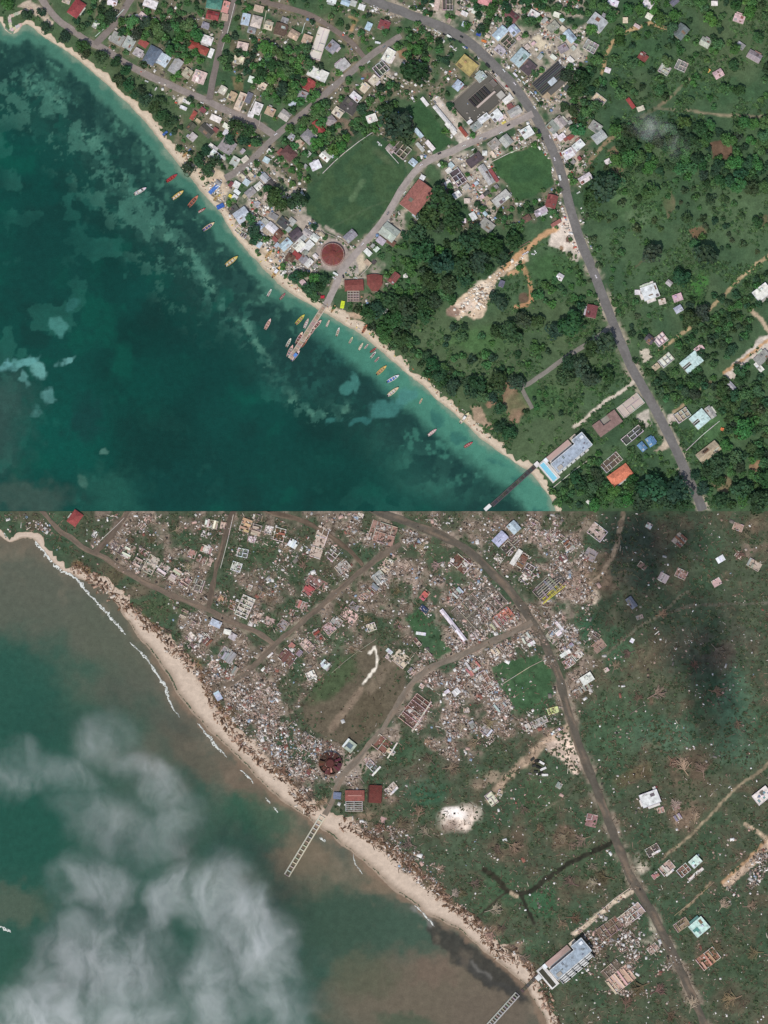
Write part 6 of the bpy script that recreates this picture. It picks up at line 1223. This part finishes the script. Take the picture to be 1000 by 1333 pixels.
# fallen and stripped trees
def dead_tree(seed):
    r = random.Random(seed); tr = MB(); br = MB(); tr.bar((-.5, 0, .03), (.25, r.uniform(-.06, .06), .09), .045, .05)
    for i in range(26):
        x0 = r.uniform(-.15, .3); a = r.choice((-1, 1))*r.uniform(.15, 1.2); l = r.uniform(.2, .55); x1, y1 = x0+l*math.cos(a), l*math.sin(a); z1 = r.uniform(.02, .3)
        br.bar((x0, 0, .07), (x1, y1, z1), .026, .02)
        for k in range(2): b = a+r.uniform(-.8, .8); f = r.uniform(.4, .9); br.bar((x0+(x1-x0)*f, y1*f, .07+(z1-.07)*f), (x0+(x1-x0)*f+.2*math.cos(b), y1*f+.2*math.sin(b), z1), .018, .014)
    return tr.mesh('trunk', M_WOOD), br.mesh('branches', M_WOOD)
DEAD = [dead_tree(i) for i in range(6)]
DT = [(852,905,20),(830,912,14),(890,1000,22),(915,1004,18),(875,990,16),(932,845,18),(905,870,14),(790,1143,20),(775,1150,16),(760,1092,18),(742,1100,14),(735,1088,16),(665,1100,18),(650,1108,14),(745,1150,18),(770,1125,14),(615,1150,16),(600,1160,14),(640,1185,18),(655,1205,14),(745,1195,16),(730,1200,14),(560,990,16),(585,1000,18),(620,965,16),(600,950,14),(560,965,12),(640,940,14),
    (545,1060,18),(520,1075,18),(500,1080,16),(480,1072,14),(555,1085,16),(535,1100,16),(570,1130,14),(590,1165,14),(560,1150,14),(400,1035,16),(385,1020,14),(412,1048,14),(370,1000,14),(425,1045,12),(280,890,12),(300,925,14),(180,790,12),(215,820,12),(835,1285,24),(855,1290,18),(815,1310,18),(930,1230,18),(955,1300,22),(985,1240,18),(975,1180,16),(940,1180,16),(900,1310,18),(870,1320,16),
    (975,700,18),(960,720,14),(860,800,14),(820,850,14),(800,870,14),(930,900,16),(960,940,14),(880,1050,14),(905,1065,14),(700,1080,14),(680,1050,14),(660,1235,14),(680,1245,14),(640,1215,14),(370,715,12),(360,750,14),(395,740,12),(340,760,12),(355,780,12),(550,715,14),(570,735,14),(520,770,12),(475,810,12),(455,845,12),(230,690,14),(200,700,12),(245,740,12),(170,700,12)]
for i, (x, y, L) in enumerate(DT):
    t = empty('fallen_tree', x, y, rl.uniform(-180, 180), GZ+.1); tr, br = DEAD[i % 6]; c = vary(rl.choice([(128,108,88),(112,94,76),(146,124,102),(166,146,124)]), 8); L *= 1.05
    link('trunk', tr, t, scl=(L, L, L*.8), color=vary(c, 6)); link('branches', br, t, scl=(L, L, L*.8), color=c); later(t, ('long' if L > 16 else 'short')+(' pale' if sum(c) > 320 else ' dark')+' leafless fallen tree', 'tree', x, y, 'fallen tree', 'trees felled by the storm')
# wreckage everywhere, as loose matter
blkl = np.zeros((cl.h, cl.w)); townl = inside(cl.X, cl.Y, TOWN_L)*.42
for q, k in (([(340,985),(300,930),(290,890),(330,870),(370,900),(395,950),(425,965),(450,1000),(420,1020),(400,1050),(370,1015)], 2.6), ([(520,900),(560,840),(690,800),(730,860),(660,950),(600,1000),(540,960)], 1.7), ([(560,700),(640,720),(700,790),(720,850),(690,830),(600,850),(560,780)], 1.5), ([(690,690),(750,690),(780,760),(745,870),(710,820)], 1.7), ([(130,690),(255,735),(262,772),(240,775),(150,715)], .75), ([(450,1065),(530,1080),(620,1190),(690,1255),(640,1230),(560,1170),(480,1090)], 1.3), ([(745,1210),(830,1150),(850,1180),(900,1270),(850,1300),(770,1290)], 1.2), ([(480,670),(600,680),(560,740),(500,720)], 1.3), ([(270,860),(330,880),(300,940),(280,900)], 1.2), ([(940,1150),(1000,1100),(1000,1140),(960,1170)], 1.4), ([(0,668),(70,668),(80,720),(40,700),(0,690)], 1.0)):
    townl = np.maximum(townl, inside(cl.X, cl.Y, q)*k)
fl = inside(cl.X, cl.Y, FL) | inside(cl.X, cl.Y, G1L) | inside(cl.X, cl.Y, G2L)
RDL = np.full((cl.h, cl.w), 1e9)
for n_, pts, wd, c in ROADS[:7]: RDL = np.minimum(RDL, seg_dist(cl.X, cl.Y, [(x+DX, y+DY) for x, y in pts])-wd*.42)
TRK = np.full((cl.h, cl.w), 1e9)
for pts in ([(800,1095),(770,1110),(740,1124),(715,1142),(690,1160),(676,1165),(660,1158),(646,1143),(630,1132)], [(678,1165),(684,1182),(694,1202)], [(660,1160),(640,1178),(626,1190)], [(1010,985),(985,1007),(955,1030),(925,1062),(890,1095)]): TRK = np.minimum(TRK, seg_dist(cl.X, cl.Y, pts)-2)
ml = np.minimum(seg_dist(cl.X, cl.Y, [(x+DX, y+DY) for x, y in MAIN])/6.0, 1); ml = np.minimum(np.minimum(ml, .1+.9*sstep(0, 3, RDL)), sstep(0, 2, TRK))
ml = np.maximum(ml, .75*np.exp(-((cl.X-706)**2+(cl.Y-828)**2)/20.0**2)); ml = np.maximum(ml, .5*sstep(9, 2, seg_dist(cl.X, cl.Y, [(716,850),(727,882)]))); ml = np.maximum(ml, .4*sstep(8, 2, seg_dist(cl.X, cl.Y, [(815,1130),(845,1180),(870,1230),(885,1258)])))
near = np.zeros((cl.h, cl.w))
for hx, hy, hw, hd, ha in [h[:5] for h in ALLH if h[0]*0+h[3]*h[2] > 50]:
    b_ = np.zeros((cl.h, cl.w), bool); sl = cl.win([(hx+DX-16, hy+DY-16), (hx+DX+16, hy+DY+16)], 0); near[sl] = np.maximum(near[sl], np.clip(1.5-np.hypot(cl.X[sl]-hx-DX, cl.Y[sl]-hy-DY)/(max(hw, hd)*.62+3), 0, 1))
soft = sstep(.36, .64, cl.g); dl = (townl*(.05+.9*sstep(.44, .64, cl.g)+.9*near)+.05*sstep(.5, .7, cl.g)+.012)*(1-.93*fl)*(ml**2+.02)*(cl.Y > 668); bw = np.interp(cl.X, [-80,150,260,420,640,720,1080], [8,18,34,28,26,16,8]); clump = fbm(cl.h, cl.w, 10, 3, 95); dl *= (sdl > bw-3)*(.25+1.2*sstep(.42, .60, clump))
pal = [((224,216,208),1.8),((194,176,162),2),((164,138,122),2.4),((130,108,92),3.4),((98,86,74),3.2),((156,148,138),2.4),((190,150,136),.6),((150,170,190),.25),((160,84,76),.08),((60,56,52),1.6)]
stuffnote(bits('storm_debris', cl, 31000, dl, pal, .7, 3.3, (667, 1413), (.3, 1), .8, seed=5), 'splintered boards, sheets and blocks strewn over the wrecked town', 'debris')
stuffnote(bits('torn_sheets', cl, 1500, dl*(ml > .9), [((222,218,212),3),((184,178,172),2),((140,88,74),1.5),((196,160,146),1.5),((120,112,104),2),((140,160,180),.4)], 2.6, 7.5, (668, 1413), (.3, .8), .16, seed=8, zup=.7), 'torn roof sheets lying bent among the wreckage', 'roof sheets')
stuffnote(bits('loose_timbers', cl, 4200, dl*(ml > .7), [((206,190,172),2),((150,122,100),2),((104,84,70),2),((226,218,206),1)], 2.6, 8.5, (668, 1413), (.06, .13), .3, seed=9, zup=.6), 'loose timbers and rafters lying among the wreckage', 'timbers')
stuffnote(bits('broken_branches', cl, 24000, (.5*sstep(.47, .62, cl.g)+.25*townl)*(1-.9*fl)*(sdl > bw-6)*(ml+.03)*(cl.Y > 668), [((104,84,68),3),((76,62,52),2),((140,118,98),2),((90,84,62),2)], 1.5, 7, (667, 1413), (.05, .14), .4, seed=6), 'broken branches and sticks strewn over meadow and town', 'branches')
wrd = np.minimum(seg_dist(cl.X, cl.Y, [(100,735),(125,755),(160,782),(205,822),(225,848),(257,868),(272,905),(305,958),(345,995),(370,1012),(385,1032),(405,1054)]), seg_dist(cl.X, cl.Y, [(450,1075),(500,1102),(530,1118),(548,1140),(590,1180),(620,1204),(640,1232),(690,1260),(708,1290),(722,1330)]))
wrk = sstep(11, 1, wrd+(clump-.5)*16)*(.2+clump)
stuffnote(bits('storm_wrack', cl, 3000, wrk, [((112,84,62),3),((86,66,52),2),((150,118,96),2),((176,142,120),1.5),((206,192,176),.6)], 1.2, 7, (668, 1413), (.06, .5), .4, z=.6, seed=10), 'brown wrack of branches and splinters heaped along the back of the beach', 'wrack')
stuffnote(bits('white_scraps', cl, 420, (.4*sstep(.4, .6, cl.g)+.15)*(sdl > bw)*(1-.8*fl)*(cl.Y > 668), [((232,228,224),3),((206,196,186),1)], .8, 2.8, (667, 1413), (.4, 1), .4, seed=7), 'pale scraps blown across the pastures', 'scraps')
dls = sstep(.44, .62, 1-cl.g)*(townl < 1.2)*(1-.7*fl)*(TRK > .5)*(sdl > bw+2)*(ml > .8)*(cl.Y > 668)
stuffnote(scrub('battered_scrub', cl, 13000, dls, [(72,88,58),(84,92,64),(62,82,54),(90,92,68),(96,86,66)], .7, 2.3, (669, 1413)), 'wind-battered olive scrub over pastures and gardens', 'scrub')

# ---- surf after the storm
def surf(name, pts, wd, label, seed):
    rng = np.random.default_rng(seed); p, = resample(np.asarray(pts, float), 1.2); nr = normals(p); n = len(p); e = np.sin(np.linspace(0, math.pi, n))**.5; V = []; K = 5
    wd *= .72; a = np.abs(wd/2*e*(1+jit(n, .5, 3, rng)))+.1; b = np.abs(wd/2*e*(1+jit(n, .5, 3, rng)))+.1; md = jit(n, .25, 6, rng)
    for j in range(K):
        f = j/(K-1); q = p+nr*((md+a*(1-f)-b*f)[:, None]); x, y = P(q[:, 0], q[:, 1], 0); V.append(np.stack([x, y, np.full(n, .04)+.35*math.sin(f*math.pi)+rng.random(n)*.12*(0 < j < K-1)], -1))
    V = np.concatenate(V); I = np.arange(n*K).reshape(K, n); F = np.stack([I[1:, :-1], I[1:, 1:], I[:-1, 1:], I[:-1, :-1]], -1).reshape(-1, 4); gap = rng.random(len(F)) > .26
    stuffnote(link(name, mesh_np(name, V, F[gap], M_FOAM)), label, 'foam')
for i, (pts, wd, l) in enumerate((([(-10,686),(3,692),(12,702)], 9, 'white foam at the rocky corner'), ([(46,704),(54,714),(66,728),(82,741),(95,750)], 8, 'broad white breaker at the head of the beach'), ([(92,747),(104,758),(114,772),(122,780)], 4.5, 'breaker running on from the broad one'), ([(120,777),(132,790),(146,805),(157,818),(164,826)], 4.5, 'thin breaker line off the upper beach'),
        ([(169,836),(180,846),(190,856),(198,868),(206,880),(215,892)], 3, 'thin curved breaker off the upper beach'), ([(196,864),(206,880),(214,892),(219,908),(226,922),(234,934)], 3.6, 'second curved breaker off the wide beach'), ([(257,942),(266,952),(274,962),(280,970),(288,980)], 4, 'foam lapping the wide beach'), ([(280,968),(296,986)], 1.8, 'wisp of foam at the wide beach'),
        ([(312,1002),(320,1008),(326,1014),(330,1020)], 3, 'foam patch at the bend of the beach'), ([(346,1038),(352,1046)], 2, 'foam fleck off the beach bend'), ([(356,1050),(362,1058)], 2, 'foam fleck above the bare pier'), ([(416,1090),(424,1096)], 4, 'foam patch beside the bare pier'), ([(460,1112),(464,1126),(472,1138)], 1.8, 'thin foam curl below the pier beach'), ([(540,1178),(552,1190),(566,1206)], 2, 'foam line at the dark weed'), ([(-4,1206),(6,1208),(14,1214)], 5, 'white breaker far off in the bay'))):
    surf('foam', pts, wd, l, 50+i)
finish_labels()

# ---- low drifting clouds, and an unseen high one added for its shadow
def cloud(name, rect, z, th, blobs, dens, nscale, label, seed, warp=70, thr=(.40, .66), g=-.35, step=.1):
    """rect and blobs are given in world metres on the plane z; the shape is a noise field inside one closed hull"""
    x0, y0, x1, y1 = rect; ox, oy = (x0+x1)/2, (y0+y1)/2; mb = MB(); mb.box(x0-ox, y0-oy, -th/2, x1-ox, y1-oy, th/2)
    mt = bpy.data.materials.new(name); mt.use_nodes = True; t = mt.node_tree; t.nodes.clear()
    out = nd(t, 'ShaderNodeOutputMaterial'); vol = nd(t, 'ShaderNodeVolumePrincipled'); t.links.new(vol.outputs[0], out.inputs['Volume'])
    vol.inputs['Color'].default_value = (.97, .975, .98, 1); vol.inputs['Anisotropy'].default_value = g
    tc = nd(t, 'ShaderNodeTexCoord').outputs['Object']
    n = nd(t, 'ShaderNodeTexNoise'); n.inputs['Scale'].default_value = nscale*.7; n.inputs['Detail'].default_value = 3; t.links.new(tc, n.inputs['Vector'])
    sub = nd(t, 'ShaderNodeVectorMath', operation='SUBTRACT'); t.links.new(n.outputs['Color'], sub.inputs[0]); sub.inputs[1].default_value = (.5, .5, .5)
    sc = nd(t, 'ShaderNodeVectorMath', operation='SCALE'); t.links.new(sub.outputs[0], sc.inputs[0]); sc.inputs['Scale'].default_value = warp*2
    ad = nd(t, 'ShaderNodeVectorMath', operation='ADD'); t.links.new(tc, ad.inputs[0]); t.links.new(sc.outputs[0], ad.inputs[1])
    tot = None
    for bx, by, rx, ry, an, k in blobs:
        mp = nd(t, 'ShaderNodeMapping', vector_type='TEXTURE'); t.links.new(ad.outputs[0], mp.inputs['Vector'])
        mp.inputs['Location'].default_value = (bx-ox, by-oy, 0); mp.inputs['Rotation'].default_value = (0, 0, R(an)); mp.inputs['Scale'].default_value = (rx, ry, th*3)
        ln = nd(t, 'ShaderNodeVectorMath', operation='LENGTH'); t.links.new(mp.outputs[0], ln.inputs[0])
        mr = nd(t, 'ShaderNodeMapRange', interpolation_type='SMOOTHSTEP'); t.links.new(ln.outputs['Value'], mr.inputs['Value'])
        for q, v in (('From Min', 1.15), ('From Max', 0), ('To Min', 0), ('To Max', k)): mr.inputs[q].default_value = v
        if tot is None: tot = mr.outputs['Result']
        else:
            a = nd(t, 'ShaderNodeMath', operation='MAXIMUM'); t.links.new(tot, a.inputs[0]); t.links.new(mr.outputs['Result'], a.inputs[1]); tot = a.outputs[0]
    st_ = nd(t, 'ShaderNodeMapping'); t.links.new(ad.outputs[0], st_.inputs['Vector']); st_.inputs['Rotation'].default_value = (0, 0, R(35)); st_.inputs['Scale'].default_value = (1.5, .75, 1)
    n2 = noise(t, nscale, 6, st_.outputs[0], .66); mr = nd(t, 'ShaderNodeMapRange', interpolation_type='SMOOTHSTEP'); t.links.new(n2, mr.inputs['Value'])
    for q, v in (('From Min', thr[0]), ('From Max', thr[1]), ('To Min', .10), ('To Max', 1)): mr.inputs[q].default_value = v
    t.links.new(mul(t, mul(t, tot, mr.outputs['Result']), dens), vol.inputs['Density'])
    mt.cycles.volume_step_rate = step
    o = mb.build(name, mt, loc=(ox, oy, z)); stuffnote(o, label, 'cloud'); return o
def wb(lst, z):
    r = []
    for px, py, rx, ry, an, k in lst: x, y, _ = PT(px, py, z); r.append((x, y, rx, ry, -an, k))
    return r
ZC = 110
a0, a1 = PT(-70, 1400, ZC), PT(470, 880, ZC)
cloud('cloud', (a0[0], a0[1], a1[0], a1[1]), ZC, 46, wb([(135,960,50,40,-40,.36),(80,1000,80,26,20,.32),(200,1015,70,34,40,.5),(150,1075,90,50,30,.32),(225,1075,34,60,15,.4),(130,1150,64,44,20,.6),(220,1165,30,70,30,.7),(280,1160,50,60,40,.8),
    (330,1215,54,90,-25,1.1),(130,1260,110,90,0,.75),(55,1330,90,60,-10,1.3),(170,1330,90,50,0,.7),(280,1290,50,100,0,.7),(365,1310,50,80,-20,.5),(20,1010,70,30,10,.3)], ZC),
    .028, .026, 'thin white cloud drifting low over the muddy bay', 3, 42, (.30, .74), -.35, .16)
a0, a1 = PT(770, 240, 60), PT(930, 120, 60)
cloud('cloud', (a0[0], a0[1], a1[0], a1[1]), 60, 24, wb([(850,165,30,18,20,.6),(880,190,26,12,20,.35)], 60), .028, .03, 'faint wisp of cloud above the dirt track of the green pasture', 4, 24)
def shade_blobs(lst, z):
    k = z/math.tan(R(SUN_EL)); sx, sy = math.sin(R(SUN_AZ))*k, math.cos(R(SUN_AZ))*k; r = []
    for px, py, rx, ry, an, q in lst: x, y, _ = PT(px, py, 0); r.append((x+sx, y+sy, rx, ry, -an, q))
    return r
bl = shade_blobs([(850,704,84,52,0,1),(815,790,44,40,0,.7),(890,790,60,40,30,.4),(925,850,46,80,-15,.9),(935,940,46,50,0,.5),(830,740,60,50,0,.6)], 1400)  # cloud added out of view, shaped so its shadow darkens the pasture
xs = [b[0] for b in bl]; ys = [b[1] for b in bl]
cloud('cloud', (min(xs)-170, min(ys)-170, max(xs)+170, max(ys)+170), 1400, 90, bl, .062, .016, 'unseen cloud added high in the south to shade the wrecked coast', 5, 40, g=0)
